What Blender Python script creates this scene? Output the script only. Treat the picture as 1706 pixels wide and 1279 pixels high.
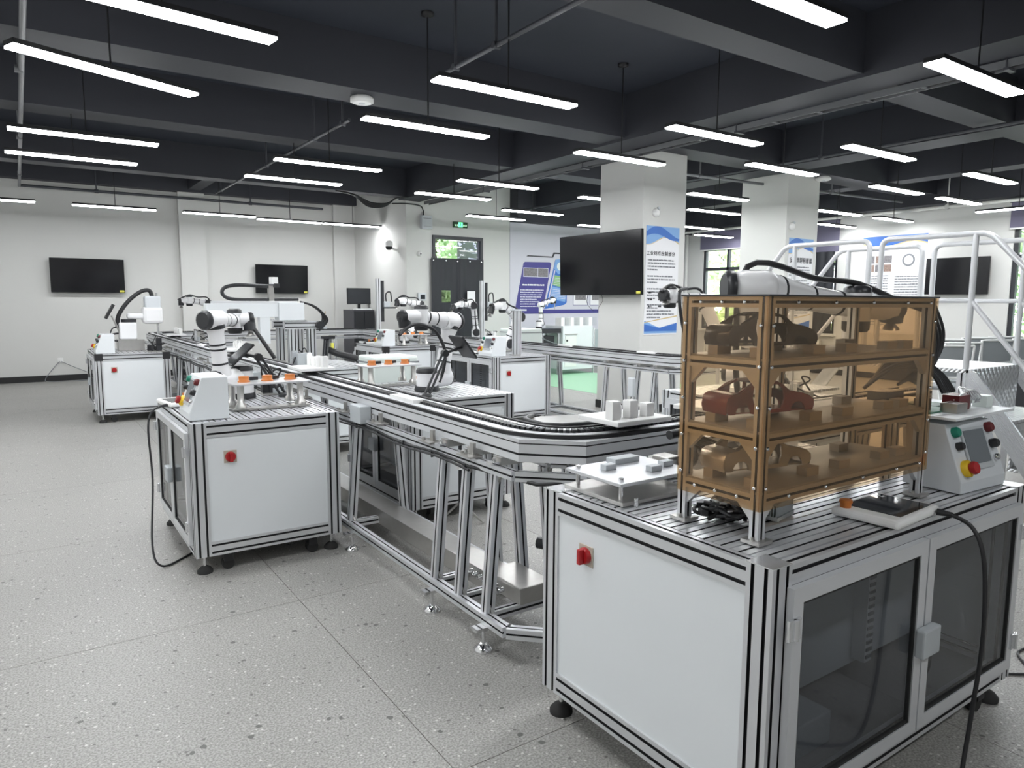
import bpy, bmesh, math, random
from mathutils import Vector, Matrix
random.seed(7)
S = bpy.context.scene
C = S.collection
for o in list(bpy.data.objects):
    bpy.data.objects.remove(o)
# ---------------------------------------------------------------- camera
cam = bpy.data.cameras.new('camera'); cam.sensor_width = 36.0; cam.lens = 1177.3 / 1706 * 36
cam.clip_start = 0.05; cam.clip_end = 300
camo = bpy.data.objects.new('camera', cam); C.objects.link(camo); S.camera = camo
YAW, PITCH, ROLL = 0.601466, 0.116641, 0.00492
fw = Vector((math.sin(YAW)*math.cos(PITCH), math.cos(YAW)*math.cos(PITCH), -math.sin(PITCH)))
rt = Vector((math.cos(YAW), -math.sin(YAW), 0)); up = rt.cross(fw)
r2 = rt*math.cos(ROLL) + up*math.sin(ROLL); u2 = up*math.cos(ROLL) - rt*math.sin(ROLL)
m = Matrix((r2, u2, -fw)).transposed().to_4x4(); m.translation = (0, 0, 1.5)
camo.matrix_world = m
# ---------------------------------------------------------------- world, exposure
W = bpy.data.worlds.new('sky'); S.world = W; W.use_nodes = True
W.node_tree.nodes['Background'].inputs[0].default_value = (0.86, 0.93, 1.0, 1)
W.node_tree.nodes['Background'].inputs[1].default_value = 4.5
S.view_settings.view_transform = 'Standard'; S.view_settings.look = 'None'
S.view_settings.gamma = 1; S.view_settings.use_curve_mapping = False
S.view_settings.exposure = 1.0
LAMP = 25.0
# ---------------------------------------------------------------- materials
MAT = {}
def mat(name, col, rough=0.5, metal=0.0, emit=0, spec=None, bump=None, var=None):
    mt = bpy.data.materials.new(name); mt.use_nodes = True
    nt = mt.node_tree; b = nt.nodes['Principled BSDF']
    b.inputs['Base Color'].default_value = (*col, 1); b.inputs['Roughness'].default_value = rough
    b.inputs['Metallic'].default_value = metal
    if spec is not None: b.inputs['Specular IOR Level'].default_value = spec
    if emit:
        b.inputs['Emission Color'].default_value = (*col, 1); b.inputs['Emission Strength'].default_value = emit
    g = nt.nodes.new('ShaderNodeNewGeometry')
    if var:   # gentle noise variation of the base colour
        n = nt.nodes.new('ShaderNodeTexNoise'); n.inputs['Scale'].default_value = var[0]; n.inputs['Detail'].default_value = 4
        nt.links.new(g.outputs['Position'], n.inputs['Vector'])
        r = nt.nodes.new('ShaderNodeMapRange'); r.inputs[3].default_value = 1-var[1]; r.inputs[4].default_value = 1+var[1]
        nt.links.new(n.outputs[0], r.inputs[0])
        v = nt.nodes.new('ShaderNodeVectorMath'); v.operation = 'SCALE'; v.inputs[0].default_value = col
        nt.links.new(r.outputs[0], v.inputs['Scale']); nt.links.new(v.outputs[0], b.inputs['Base Color'])
    if bump:
        n = nt.nodes.new('ShaderNodeTexNoise'); n.inputs['Scale'].default_value = bump[0]
        nt.links.new(g.outputs['Position'], n.inputs['Vector'])
        bp = nt.nodes.new('ShaderNodeBump'); bp.inputs['Strength'].default_value = bump[1]; bp.inputs['Distance'].default_value = 0.01
        nt.links.new(n.outputs[0], bp.inputs['Height']); nt.links.new(bp.outputs[0], b.inputs['Normal'])
    MAT[name] = mt
    return mt
def clear(name, tint, gloss=0.08, haze=0.0, hazecol=(.5, .5, .5)):
    mt = bpy.data.materials.new(name); mt.use_nodes = True; nt = mt.node_tree
    out = nt.nodes['Material Output']; nt.nodes.remove(nt.nodes['Principled BSDF'])
    t = nt.nodes.new('ShaderNodeBsdfTransparent'); t.inputs[0].default_value = (*tint, 1)
    g = nt.nodes.new('ShaderNodeBsdfGlossy'); g.inputs['Roughness'].default_value = 0.03
    fr = nt.nodes.new('ShaderNodeFresnel'); gm = nt.nodes.new('ShaderNodeNewGeometry'); mr = nt.nodes.new('ShaderNodeMapRange')
    mr.inputs[3].default_value = 1.45; mr.inputs[4].default_value = 1/1.45   # same reflectance on both faces of the sheet
    nt.links.new(gm.outputs['Backfacing'], mr.inputs[0]); nt.links.new(mr.outputs[0], fr.inputs[0])
    mx = nt.nodes.new('ShaderNodeMixShader'); last = t
    if haze:
        d = nt.nodes.new('ShaderNodeBsdfDiffuse'); d.inputs[0].default_value = (*hazecol, 1)
        h = nt.nodes.new('ShaderNodeMixShader'); h.inputs[0].default_value = haze
        nt.links.new(t.outputs[0], h.inputs[1]); nt.links.new(d.outputs[0], h.inputs[2]); last = h
    nt.links.new(fr.outputs[0], mx.inputs[0]); nt.links.new(last.outputs[0], mx.inputs[1]); nt.links.new(g.outputs[0], mx.inputs[2])
    nt.links.new(mx.outputs[0], out.inputs[0]); MAT[name] = mt
def terrazzo():
    mt = mat('terrazzo', (.6, .6, .58), 0.42); nt = mt.node_tree; b = nt.nodes['Principled BSDF']
    N = nt.nodes.new; L = nt.links.new
    g = N('ShaderNodeNewGeometry')
    def chips(scale, thr, seed_off):
        v = N('ShaderNodeTexVoronoi'); v.inputs['Scale'].default_value = scale; v.inputs['Randomness'].default_value = 1
        mp = N('ShaderNodeMapping'); mp.inputs['Location'].default_value = (seed_off, seed_off*1.7, 0); L(g.outputs['Position'], mp.inputs[0])
        nz = N('ShaderNodeTexNoise'); nz.inputs['Scale'].default_value = scale*2.2; L(mp.outputs[0], nz.inputs['Vector'])
        ad = N('ShaderNodeVectorMath'); ad.operation = 'MULTIPLY_ADD'; ad.inputs[1].default_value = (.5/scale,)*3
        L(nz.outputs['Color'], ad.inputs[0]); L(mp.outputs[0], ad.inputs[2]); L(ad.outputs[0], v.inputs['Vector'])
        sp = N('ShaderNodeSeparateColor'); L(v.outputs['Color'], sp.inputs[0])
        c1 = N('ShaderNodeMath'); c1.operation = 'LESS_THAN'; c1.inputs[1].default_value = thr; L(sp.outputs[0], c1.inputs[0])
        c2 = N('ShaderNodeMath'); c2.operation = 'LESS_THAN'; c2.inputs[1].default_value = 0.30; L(v.outputs['Distance'], c2.inputs[0])
        mu = N('ShaderNodeMath'); mu.operation = 'MULTIPLY'; L(c1.outputs[0], mu.inputs[0]); L(c2.outputs[0], mu.inputs[1])
        return mu, sp
    n = N('ShaderNodeTexNoise'); n.inputs['Scale'].default_value = 130; n.inputs['Detail'].default_value = 2; L(g.outputs['Position'], n.inputs['Vector'])
    cr = N('ShaderNodeValToRGB'); cr.color_ramp.elements[0].position = .38; cr.color_ramp.elements[1].position = .62
    cr.color_ramp.elements[0].color = (.232, .226, .212, 1); cr.color_ramp.elements[1].color = (.408, .400, .378, 1)
    L(n.outputs[0], cr.inputs[0]); cur = cr.outputs[0]
    for sc, th, off, col in ((48, .05, 3.1, (.15, .145, .135)), (27, .03, 8.4, (.12, .12, .11)), (95, .14, 1.3, (.32, .315, .30)), (60, .10, 5.5, (.58, .575, .55))):
        mk, sp = chips(sc, th, off)
        mx = N('ShaderNodeMix'); mx.data_type = 'RGBA'; L(mk.outputs[0], mx.inputs[0]); L(cur, mx.inputs[6]); mx.inputs[7].default_value = (*col, 1)
        cur = mx.outputs[2]
    n2 = N('ShaderNodeTexNoise'); n2.inputs['Scale'].default_value = 1.3; L(g.outputs['Position'], n2.inputs['Vector'])
    r = N('ShaderNodeMapRange'); r.inputs[3].default_value = .93; r.inputs[4].default_value = 1.05; L(n2.outputs[0], r.inputs[0])
    v = N('ShaderNodeVectorMath'); v.operation = 'SCALE'; L(cur, v.inputs[0]); L(r.outputs[0], v.inputs['Scale'])
    L(v.outputs[0], b.inputs['Base Color'])
def diamond_plate():
    mt = mat('diamond_plate', (.62, .63, .64), 0.38, 0.75); nt = mt.node_tree; b = nt.nodes['Principled BSDF']
    N = nt.nodes.new; L = nt.links.new; tc = N('ShaderNodeTexCoord'); sp = N('ShaderNodeSeparateXYZ'); L(tc.outputs['Object'], sp.inputs[0])
    def wave(sgn):
        a = N('ShaderNodeMath'); a.operation = 'MULTIPLY_ADD'; a.inputs[1].default_value = sgn; L(sp.outputs[1], a.inputs[0]); L(sp.outputs[0], a.inputs[2])
        z = N('ShaderNodeMath'); z.operation = 'MULTIPLY_ADD'; z.inputs[1].default_value = sgn; L(sp.outputs[2], z.inputs[0]); L(a.outputs[0], z.inputs[2])
        s = N('ShaderNodeMath'); s.operation = 'MULTIPLY'; s.inputs[1].default_value = 95; L(z.outputs[0], s.inputs[0])
        w = N('ShaderNodeMath'); w.operation = 'SINE'; L(s.outputs[0], w.inputs[0]); return w
    a, c = wave(1), wave(-1); mu = N('ShaderNodeMath'); mu.operation = 'MAXIMUM'; L(a.outputs[0], mu.inputs[0]); L(c.outputs[0], mu.inputs[1])
    bp = N('ShaderNodeBump'); bp.inputs['Strength'].default_value = .8; bp.inputs['Distance'].default_value = .006
    L(mu.outputs[0], bp.inputs['Height']); L(bp.outputs[0], b.inputs['Normal'])
terrazzo(); diamond_plate()
mat('grout', (.33, .30, .27), .8)
mat('wall_paint', (.66, .66, .64), .8, var=(1.2, .03))
mat('mural_base', (.60, .60, .66), .55, var=(.8, .04))
mat('ceiling_paint', (.033, .038, .053), .75, var=(1.5, .1))
mat('beam_paint', (.038, .040, .050), .65, var=(2.0, .1))
mat('black_skirting', (.012, .012, .013), .4)
mat('aluminium', (.68, .69, .71), .34, .55, var=(9, .05))
mat('bright_aluminium', (.80, .81, .83), .25, .8)
mat('brushed_steel', (.52, .51, .49), .3, .85, var=(30, .08))
mat('chrome', (.78, .78, .79), .12, 1.0)
mat('slot_black', (.010, .010, .012), .6)
mat('rail_silver', (.70, .71, .73), .32, .35)
mat('panel_white', (.76, .79, .81), .38, var=(3, .015))
mat('panel_grey', (.62, .65, .68), .45)
mat('box_grey', (.47, .50, .52), .5, bump=(500, .1))
mat('robot_white', (.83, .83, .84), .28)
mat('robot_black', (.022, .023, .026), .35)
mat('plastic_black', (.015, .015, .017), .45)
mat('rubber', (.018, .018, .018), .75)
mat('white_plastic', (.84, .84, .83), .35)
mat('pale_plastic', (.70, .76, .73), .4)
mat('tv_black', (.006, .006, .008), .12)
mat('screen_dark', (.03, .034, .04), .08)
mat('screen_grey', (.16, .18, .20), .1)
mat('orange', (.55, .17, .03), .45)
mat('copper_pink', (.48, .28, .22), .45)
mat('yellow', (.80, .52, .02), .45)
mat('red', (.42, .012, .016), .35)
mat('burgundy', (.13, .012, .016), .35)
mat('label_yellow', (.78, .74, .12), .5)
mat('green_button', (.01, .20, .13), .35)
mat('green_floor', (.30, .56, .36), .4)
mat('pcb_green', (.03, .13, .08), .5)
mat('mesh_grey', (.25, .27, .28), .7)
mat('chair_white', (.76, .77, .76), .4)
mat('desk_black', (.018, .02, .024), .5)
mat('cabinet_dark', (.05, .05, .06), .5)
mat('curtain', (.020, .022, .028), .6, bump=(60, .15))
mat('window_frame', (.030, .032, .038), .4)
mat('blind_purple', (.16, .15, .22), .7)
mat('paper', (.80, .80, .82), .7)
mat('print_purple', (.055, .050, .24), .5)
mat('print_blue', (.04, .15, .50), .5)
mat('print_sky', (.20, .38, .68), .5)
mat('print_green', (.26, .50, .20), .5)
mat('print_gold', (.60, .46, .20), .5)
mat('print_black', (.03, .03, .035), .6)
mat('print_grey', (.20, .21, .23), .6)
mat('print_pale', (.62, .62, .72), .6)
mat('photo_print', (.20, .19, .20), .6, var=(45, .8))
mat('photo_brown', (.28, .20, .17), .6, var=(60, .9))
mat('car_black', (.013, .013, .015), .25)
mat('car_red', (.20, .018, .022), .25)
mat('car_silver', (.55, .55, .56), .25, .6)
mat('block_grey', (.42, .40, .38), .6)
mat('plate_tan', (.50, .45, .38), .5)
mat('shelf_grey', (.34, .34, .34), .45)
mat('card_tan', (.45, .36, .25), .7)
mat('radiator', (.78, .77, .72), .4)
mat('leaf', (.30, .46, .20), .6, var=(3, .5))
mat('leaf_pale', (.58, .70, .40), .6, var=(3, .5))
mat('bark', (.12, .09, .06), .8)
mat('lawn', (.14, .22, .07), .9)
mat('pavement', (.45, .45, .43), .9)
mat('wood', (.45, .30, .14), .6)
mat('conduit', (.060, .063, .074), .5)
mat('conduit_pale', (.17, .175, .185), .45)
mat('lamp_glow', (.965, .985, 1.0), .5, emit=LAMP)
mat('lamp_housing', (.012, .012, .014), .45)
mat('exit_green', (.10, .9, .30), .5, emit=1.6)
mat('exit_dark', (.004, .06, .012), .4)
mat('exit_pale', (.55, .9, .6), .5, emit=.6)
mat('blue_glow', (.05, .22, .9), .3, emit=.9)
clear('acrylic_clear', (.93, .94, .94))
clear('acrylic_smoke', (.72, .73, .75), haze=.03, hazecol=(.3, .3, .3))
clear('acrylic_brown', (.905, .795, .655), haze=.05, hazecol=(.44, .32, .21))
clear('glass', (.96, .975, .97))
clear('glass_green', (.84, .90, .87), haze=.08, hazecol=(.5, .6, .55))
clear('frosted', (.45, .46, .50), haze=.30, hazecol=(.45, .45, .52))
# ---------------------------------------------------------------- mesh helpers
def V(*a): return Vector(a)
class MB:
    def __init__(s): s.v = []; s.f = []; s.m = []; s.sm = []
    def add(s, vs, fs, m=0, sm=False):
        b = len(s.v); s.v += [tuple(p) for p in vs]
        for f in fs: s.f.append([i+b for i in f]); s.m.append(m); s.sm.append(sm)
        return s
    def box(s, x0, y0, z0, x1, y1, z1, m=0, M=None):
        vs = [V(x, y, z) for z in (z0, z1) for y in (y0, y1) for x in (x0, x1)]
        if M is not None: vs = [M @ p for p in vs]
        return s.add(vs, [(0, 2, 3, 1), (4, 5, 7, 6), (0, 1, 5, 4), (2, 6, 7, 3), (0, 4, 6, 2), (1, 3, 7, 5)], m)
    def cbox(s, c, d, m=0, rz=0, rx=0, ry=0):
        M = Matrix.Translation(c) @ Matrix.Rotation(rz, 4, 'Z') @ Matrix.Rotation(ry, 4, 'Y') @ Matrix.Rotation(rx, 4, 'X')
        return s.box(-d[0]/2, -d[1]/2, -d[2]/2, d[0]/2, d[1]/2, d[2]/2, m, M)
    def frame(s, d):
        d = d.normalized(); a = V(0, 0, 1) if abs(d.z) < .95 else V(1, 0, 0)
        x = a.cross(d).normalized(); return x, d.cross(x)
    def cyl(s, p0, p1, r0, r1=None, n=14, m=0, caps=True, sm=True):
        p0 = Vector(p0); p1 = Vector(p1); r1 = r0 if r1 is None else r1
        x, y = s.frame(p1-p0); vs = []
        for p, r in ((p0, r0), (p1, r1)):
            for i in range(n):
                a = 2*math.pi*i/n; vs.append(p + x*(r*math.cos(a)) + y*(r*math.sin(a)))
        s.add(vs, [(i, (i+1) % n, n+(i+1) % n, n+i) for i in range(n)], m, sm)
        if caps: s.add(vs, [tuple(range(n-1, -1, -1)), tuple(range(n, 2*n))], m)
        return s
    def lathe(s, o, d, prof, n=18, m=0, sm=True):
        o = Vector(o); d = Vector(d).normalized(); x, y = s.frame(d); vs = []; fs = []
        for r, h in prof:
            for i in range(n):
                a = 2*math.pi*i/n; vs.append(o + d*h + x*(r*math.cos(a)) + y*(r*math.sin(a)))
        k = len(prof)
        for j in range(k-1):
            for i in range(n): fs.append((j*n+i, j*n+(i+1) % n, (j+1)*n+(i+1) % n, (j+1)*n+i))
        s.add(vs, fs, m, sm)
        s.add(vs[:n], [tuple(range(n-1, -1, -1))], m); s.add(vs[-n:], [tuple(range(n))], m)
        return s
    def tube(s, pts, r, n=8, m=0, closed=False):
        pts = [Vector(p) for p in pts]; k = len(pts); vs = []; prev = None
        for j in range(k):
            t = (pts[min(j+1, k-1)] - pts[max(j-1, 0)])
            if t.length < 1e-9: t = V(0, 0, 1)
            t.normalize()
            if prev is None: x, y = s.frame(t)
            else:
                x = (prev - t*prev.dot(t))
                x = x.normalized() if x.length > 1e-6 else s.frame(t)[0]
                y = t.cross(x)
            prev = x
            for i in range(n):
                a = 2*math.pi*i/n; vs.append(pts[j] + x*(r*math.cos(a)) + y*(r*math.sin(a)))
        fs = [(j*n+i, j*n+(i+1) % n, (j+1)*n+(i+1) % n, (j+1)*n+i) for j in range(k-1) for i in range(n)]
        s.add(vs, fs, m, True); s.add(vs[:n], [tuple(range(n-1, -1, -1))], m); s.add(vs[-n:], [tuple(range(n))], m)
        return s
    def poly(s, pts, off, m=0):
        """flat polygon pts (3D), extruded by vector off"""
        pts = [Vector(p) for p in pts]; off = Vector(off); n = len(pts)
        vs = pts + [p+off for p in pts]
        return s.add(vs, [tuple(range(n-1, -1, -1)), tuple(range(n, 2*n))] + [(i, (i+1) % n, n+(i+1) % n, n+i) for i in range(n)], m)
    def prof(s, p0, p1, w, h, nw=1, nh=1, upv=(0, 0, 1), sw=.010, sd=.008, m=0, mb=1):
        """T-slot extrusion from p0 to p1: w across, h along upv; slots in every face"""
        p0 = Vector(p0); p1 = Vector(p1); d = (p1-p0).normalized(); u = Vector(upv); x = u.cross(d).normalized(); y = d.cross(x)
        def side(L, n):
            o = [(-L/2, 0, 0)]
            for i in range(n):
                c = -L/2 + L*(2*i+1)/(2*n)
                o += [(c-sw/2, 0, 1), (c-sw/2, sd, 1), (c+sw/2, sd, 1), (c+sw/2, 0, 0)]
            return o
        pl = []
        for (L, n, bx, by, tx, ty, nx, ny) in ((w, nw, 0, -h/2, 1, 0, 0, 1), (h, nh, w/2, 0, 0, 1, -1, 0), (w, nw, 0, h/2, -1, 0, 0, -1), (h, nh, -w/2, 0, 0, -1, 1, 0)):
            for (t, dp, mm) in side(L, n): pl.append((bx+tx*t+nx*dp, by+ty*t+ny*dp, mm))
        k = len(pl); vs = [p0 + x*a + y*b for a, b, _ in pl] + [p1 + x*a + y*b for a, b, _ in pl]
        base = len(s.v); s.v += [tuple(p) for p in vs]
        for i in range(k):
            j = (i+1) % k; s.f.append([base+i, base+j, base+k+j, base+k+i]); s.m.append(mb if pl[i][2] else m); s.sm.append(False)
        s.f.append([base+i for i in range(k-1, -1, -1)]); s.m.append(m); s.sm.append(False)
        s.f.append([base+k+i for i in range(k)]); s.m.append(m); s.sm.append(False)
        return s
    def mesh(s, name, mats):
        me = bpy.data.meshes.new(name); me.from_pydata(s.v, [], s.f)
        for mm in (mats if isinstance(mats, (list, tuple)) else [mats]): me.materials.append(MAT[mm])
        me.polygons.foreach_set('material_index', s.m); me.polygons.foreach_set('use_smooth', s.sm); me.update()
        return me
    def build(s, name, mats, parent=None, bevel=0, kind=None, label=None):
        return link(name, s.mesh(name, mats), parent, bevel, kind, label)
def link(name, me, parent=None, bevel=0, kind=None, label=None):
    o = bpy.data.objects.new(name, me); C.objects.link(o); o.parent = parent
    if bevel:
        b = o.modifiers.new('bevel', 'BEVEL'); b.width = bevel; b.segments = 2; b.limit_method = 'ANGLE'; b.angle_limit = .6
    if kind: o['kind'] = kind
    if label: o['label'] = label
    return o
def tag(o, label, cat, group=None):
    o['label'] = label; o['category'] = cat
    if group: o['group'] = group
    return o
def thing(name, label, cat, loc=(0, 0, 0), rz=0, group=None):
    o = bpy.data.objects.new(name, None); C.objects.link(o); o.location = loc; o.rotation_euler = (0, 0, rz)
    o.empty_display_size = .1
    return tag(o, label, cat, group)
def dup(root, loc, rz=None, label=None, group=None):
    def cp(o, par):
        c = o.copy(); C.objects.link(c); c.parent = par
        for ch in list(o.children): cp(ch, c)
        return c
    r = cp(root, None); r.location = loc
    if rz is not None: r.rotation_euler = (0, 0, rz)
    if label: r['label'] = label
    if group: r['group'] = group
    return r
def arc(pts, rad=.05, n=5):
    """round the corners of a polyline"""
    pts = [Vector(p) for p in pts]; out = [pts[0]]
    for i in range(1, len(pts)-1):
        a, b, c = pts[i-1], pts[i], pts[i+1]
        r = min(rad, (a-b).length*.49, (c-b).length*.49)
        p = b + (a-b).normalized()*r; q = b + (c-b).normalized()*r
        for k in range(n+1):
            t = k/n; out.append(p*(1-t)**2 + b*2*t*(1-t) + q*t*t)
    return out + [pts[-1]]
def spline(pts, n=6):
    pts = [Vector(p) for p in pts]; out = []
    for i in range(len(pts)-1):
        p0 = pts[max(i-1, 0)]; p1 = pts[i]; p2 = pts[i+1]; p3 = pts[min(i+2, len(pts)-1)]
        for k in range(n):
            t = k/n
            out.append(.5*((2*p1) + (p2-p0)*t + (2*p0-5*p1+4*p2-p3)*t*t + (3*p1-p0-3*p2+p3)*t**3))
    return out + [pts[-1]]
def text_mesh(txt, size, name='lettering'):
    cu = bpy.data.curves.new(name, 'FONT'); cu.body = txt; cu.size = size; cu.extrude = .0008; cu.align_x = 'LEFT'; cu.offset = size*.016; cu.space_character = 1.22
    o = bpy.data.objects.new(name, cu); C.objects.link(o)
    dg = bpy.context.evaluated_depsgraph_get(); me = bpy.data.meshes.new_from_object(o.evaluated_get(dg))
    bpy.data.objects.remove(o); return me
ORD = ['first', 'second', 'third', 'fourth', 'fifth', 'sixth', 'seventh', 'eighth', 'ninth', 'tenth', 'eleventh', 'twelfth', 'thirteenth']
# ================================================================ STRUCTURE
def struct(name, b, mats, parent=None, bevel=0):
    return b.build(name, mats, parent, bevel, kind='structure')
X0, X1, Y0, Y1, YD, XS, ZC = -3.0, 14.0, -3.5, 15.4, 12.7, 6.2, 3.95
b = MB(); b.box(X0-.2, Y0-.2, -.2, X1+.2, Y1+.2, -.012); floor = struct('floor', b, 'grout')
slab = MB().box(.0015, .0015, -.014, 1.5985, 1.5785, 0).mesh('floor_slab', 'terrazzo')
for i in range(-3, 8):
    for j in range(-4, 9):
        x, y = 1.05+1.6*i, 1.83+1.58*j
        if x > X1 or y > Y1 or x+1.6 < X0 or y+1.58 < Y0: continue
        if x > XS and y > YD: continue
        o = link('floor_slab', slab, floor); o.location = (x, y, 0)
b = MB(); b.box(7.64, 7.9, 0, 9.88, 12.65, .003); struct('trim_1', b, 'green_floor')
b = MB(); b.box(X0-.2, Y0-.2, ZC, X1+.2, Y1+.2, ZC+.15); struct('ceiling', b, 'ceiling_paint')
# beams
def beam(n, *a):
    b = MB(); b.box(*a); struct('ceiling_beam', b, 'beam_paint')
for (ya, yb, z) in ((-1.2, -.8, 3.45), (1.1, 1.4, 3.5), (3.52, 3.84, 3.45), (6.45, 6.92, 3.45), (8.82, 9.24, 3.45)):
    beam(0, X0, ya, z, X1, yb, ZC)
beam(0, X0, 12.38, 3.45, XS, 12.72, ZC); beam(0, X0, Y1-.25, 3.58, XS, Y1, ZC)
beam(0, 6.05, Y0, 3.42, 6.5, YD, ZC-.001); beam(0, 9.1, Y0, 3.44, 9.6, YD, ZC-.002); beam(0, 12.0, Y0, 3.50, 12.4, YD, ZC-.003); beam(0, 2.75, 12.72, 3.62, 2.98, 15.15, ZC-.004)
beam(0, 8.64, YD-.3, 3.17, X1, YD, ZC-.005); beam(0, X1-.3, Y0, 3.28, X1, YD, ZC-.006)
# walls
b = MB(); b.box(X0-.2, Y1, 0, XS+.2, Y1+.2, ZC); struct('wall_back', b, 'wall_paint')
b = MB(); b.box(2.58, Y1-.14, 0, 3.06, Y1, ZC); struct('wall_pilaster', b, 'wall_paint')
b = MB(); b.box(5.72, Y1-.1, 0, 6.2, Y1, ZC); struct('wall_pilaster', b, 'wall_paint')
b = MB(); b.box(XS, YD+.2, 0, XS+.2, Y1, ZC); struct('wall_side', b, 'wall_paint')
b = MB(); b.box(XS+.0, YD, 0, 6.77, YD+.2, ZC); b.box(7.95, YD, 0, X1+.2, YD+.2, ZC); b.box(6.77, YD, 2.80, 7.95, YD+.2, ZC); struct('wall_far', b, 'wall_paint')
b = MB(); b.box(X0-.2, Y0, 0, X0, Y1, ZC); struct('wall_left', b, 'wall_paint')
b = MB(); b.box(X0-.2, Y0-.2, 0, X1+.2, Y0, ZC); struct('wall_rear', b, 'wall_paint')
WIN = [(10.55, 12.02), (8.46, 9.75), (3.9, 5.28), (.6, 2.2)]
b = MB(); ys = [Y0] + [q for w in sorted(WIN) for q in w] + [YD]
for i in range(0, len(ys), 2): b.box(X1, ys[i], 0, X1+.2, ys[i+1], ZC)
for a, c in WIN: b.box(X1, a, 0, X1+.2, c, .85); b.box(X1, a, 2.82, X1+.2, c, ZC)
struct('wall_right', b, 'wall_paint')
for k, (x, y) in enumerate(((6.68, 6.75), (9.66, 6.70))):
    b = MB(); b.box(x, y, 0, x+.80+.02*k, y+.84, 3.6)
    struct('wall_column', b, 'wall_paint', bevel=.008)
    b = MB(); b.box(x-.012, y-.012, 0, x+.812+.02*k, y+.852, .11); struct('baseboard_column', b, 'black_skirting')
for nm, bx in (('baseboard_back', (X0, Y1-.015, 0, 2.58, Y1, .11)), ('baseboard_back', (3.06, Y1-.015, 0, 5.72, Y1, .11)), ('baseboard_side', (XS-.015, YD, 0, XS, Y1-.1, .11)),
               ('baseboard_far', (XS, YD-.015, 0, 6.77, YD, .11)), ('baseboard_far', (7.95, YD-.015, 0, X1, YD, .11)), ('baseboard_right', (X1-.015, Y0, 0, X1, YD-.02, .11)), ('baseboard_left', (X0, Y0, 0, X0+.015, Y1, .11))):
    b = MB(); b.box(*bx); struct(nm, b, 'black_skirting')
# windows on the right wall
for k, (a, c) in enumerate(WIN):
    w = bpy.data.objects.new('window_%d' % (k+1), None); C.objects.link(w); w['kind'] = 'structure'; w.location = (X1, a, .85)
    L = c-a; Hh = 1.97; b = MB(); t = .07
    b.box(.03, 0, 0, .11, t, Hh); b.box(.03, L-t, 0, .11, L, Hh); b.box(.03, t, 0, .11, L-t, t); b.box(.03, t, Hh-t, .11, L-t, Hh)
    b.box(.03, L*.5-.03, t, .11, L*.5+.03, Hh-t); b.box(.03, t, Hh*.72, .11, L-t, Hh*.72+.07); b.build('window_frame', 'window_frame', w)
    for (ya, yb, za, zb) in ((t, L*.5-.03, t, Hh*.72), (L*.5+.03, L-t, t, Hh*.72), (t, L*.5-.03, Hh*.72+.07, Hh-t), (L*.5+.03, L-t, Hh*.72+.07, Hh-t)):
        b = MB(); b.box(.065, ya, za, .075, yb, zb); b.build('pane', 'glass', w)
    b = MB(); b.box(-.12, -.05, -.05, .03, L+.05, 0); b.build('window_sill', 'wall_paint', w)
    # roller blind in front of the head of the window
    lab = ['purple roller blind above the window left of the far column', 'purple roller blind pulled over the dark window beside the wall poster', 'purple roller blind at the window on the right edge', 'purple roller blind of the window nearest the stairs'][k]
    rb = thing('roller_blind', lab, 'blind', (X1-.06, a-.05, 2.78 if k != 1 else 2.55), group='purple roller blinds')
    zb = 0; zt = 3.26-rb.location.z
    b = MB(); b.box(-.004, 0, zb, .004, L+.1, zt-.05); b.build('blind_cloth', 'blind_purple', rb)
    b = MB(); b.cyl((0, -.02, zt-.03), (0, L+.12, zt-.03), .03); b.build('blind_roller', 'window_frame', rb)
    b = MB(); b.box(-.012, 0, -.025, .012, L+.1, 0); b.build('blind_bar', 'white_plastic', rb)
cur = thing('window_curtain', 'black curtain drawn across the window beside the wall poster', 'curtain', (X1-.1, 8.46, .9))
b = MB(); n = 40
vs = [(.02*math.sin(i*1.1), 1.29*i/n, z) for i in range(n+1) for z in (0, 1.66)]
b.add(vs, [(2*i, 2*i+2, 2*i+3, 2*i+1) for i in range(n)], 0, True); b.build('cloth', 'curtain', cur)
# door in the far wall
d = bpy.data.objects.new('door_1', None); C.objects.link(d); d['kind'] = 'structure'; d.location = (6.77, YD, 0)
b = MB(); b.box(0, -.03, 0, .06, .12, 2.80); b.box(1.12, -.03, 0, 1.18, .12, 2.80); b.box(.06, -.03, 2.73, 1.12, .12, 2.80); b.box(.06, -.02, 2.2, 1.12, .1, 2.27); b.box(.57, .0, 0, .63, .1, 2.2); b.build('door_frame', 'window_frame', d)
b = MB(); b.box(.06, .04, 2.27, .60, .05, 2.73); b.build('pane', 'glass', d)
b = MB(); b.box(.60, .04, 2.27, 1.12, .05, 2.73); b.build('pane', 'frosted', d)
for xa, xb in ((.06, .57), (.63, 1.12)):
    b = MB(); b.box(xa, .04, .02, xb, .05, 2.2); b.build('pane', 'glass', d)
cur = thing('door_curtain', 'black curtain with a cut-out window hanging in front of the door', 'curtain', (6.71, YD-.07, 0))
b = MB(); n = 60; Wd = 1.23
hole = (.225, .435, 1.47, 1.71)
xs = sorted(set([Wd*i/n for i in range(n+1)] + [hole[0], hole[1]])); zs = [.03, 1.0, hole[2], hole[3], 2.0, 2.35]
off = lambda x: .010*math.sin(x*17)+.004*math.sin(x*41) + (.03 if abs(x-.62) < .03 else 0)
vs = [(x, off(x), z) for x in xs for z in zs]; K = len(zs); fs = []
for i in range(len(xs)-1):
    for j in range(K-1):
        if hole[0] <= (xs[i]+xs[i+1])/2 <= hole[1] and hole[2] <= (zs[j]+zs[j+1])/2 <= hole[3]: continue
        fs.append((i*K+j, (i+1)*K+j, (i+1)*K+j+1, i*K+j+1))
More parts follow.
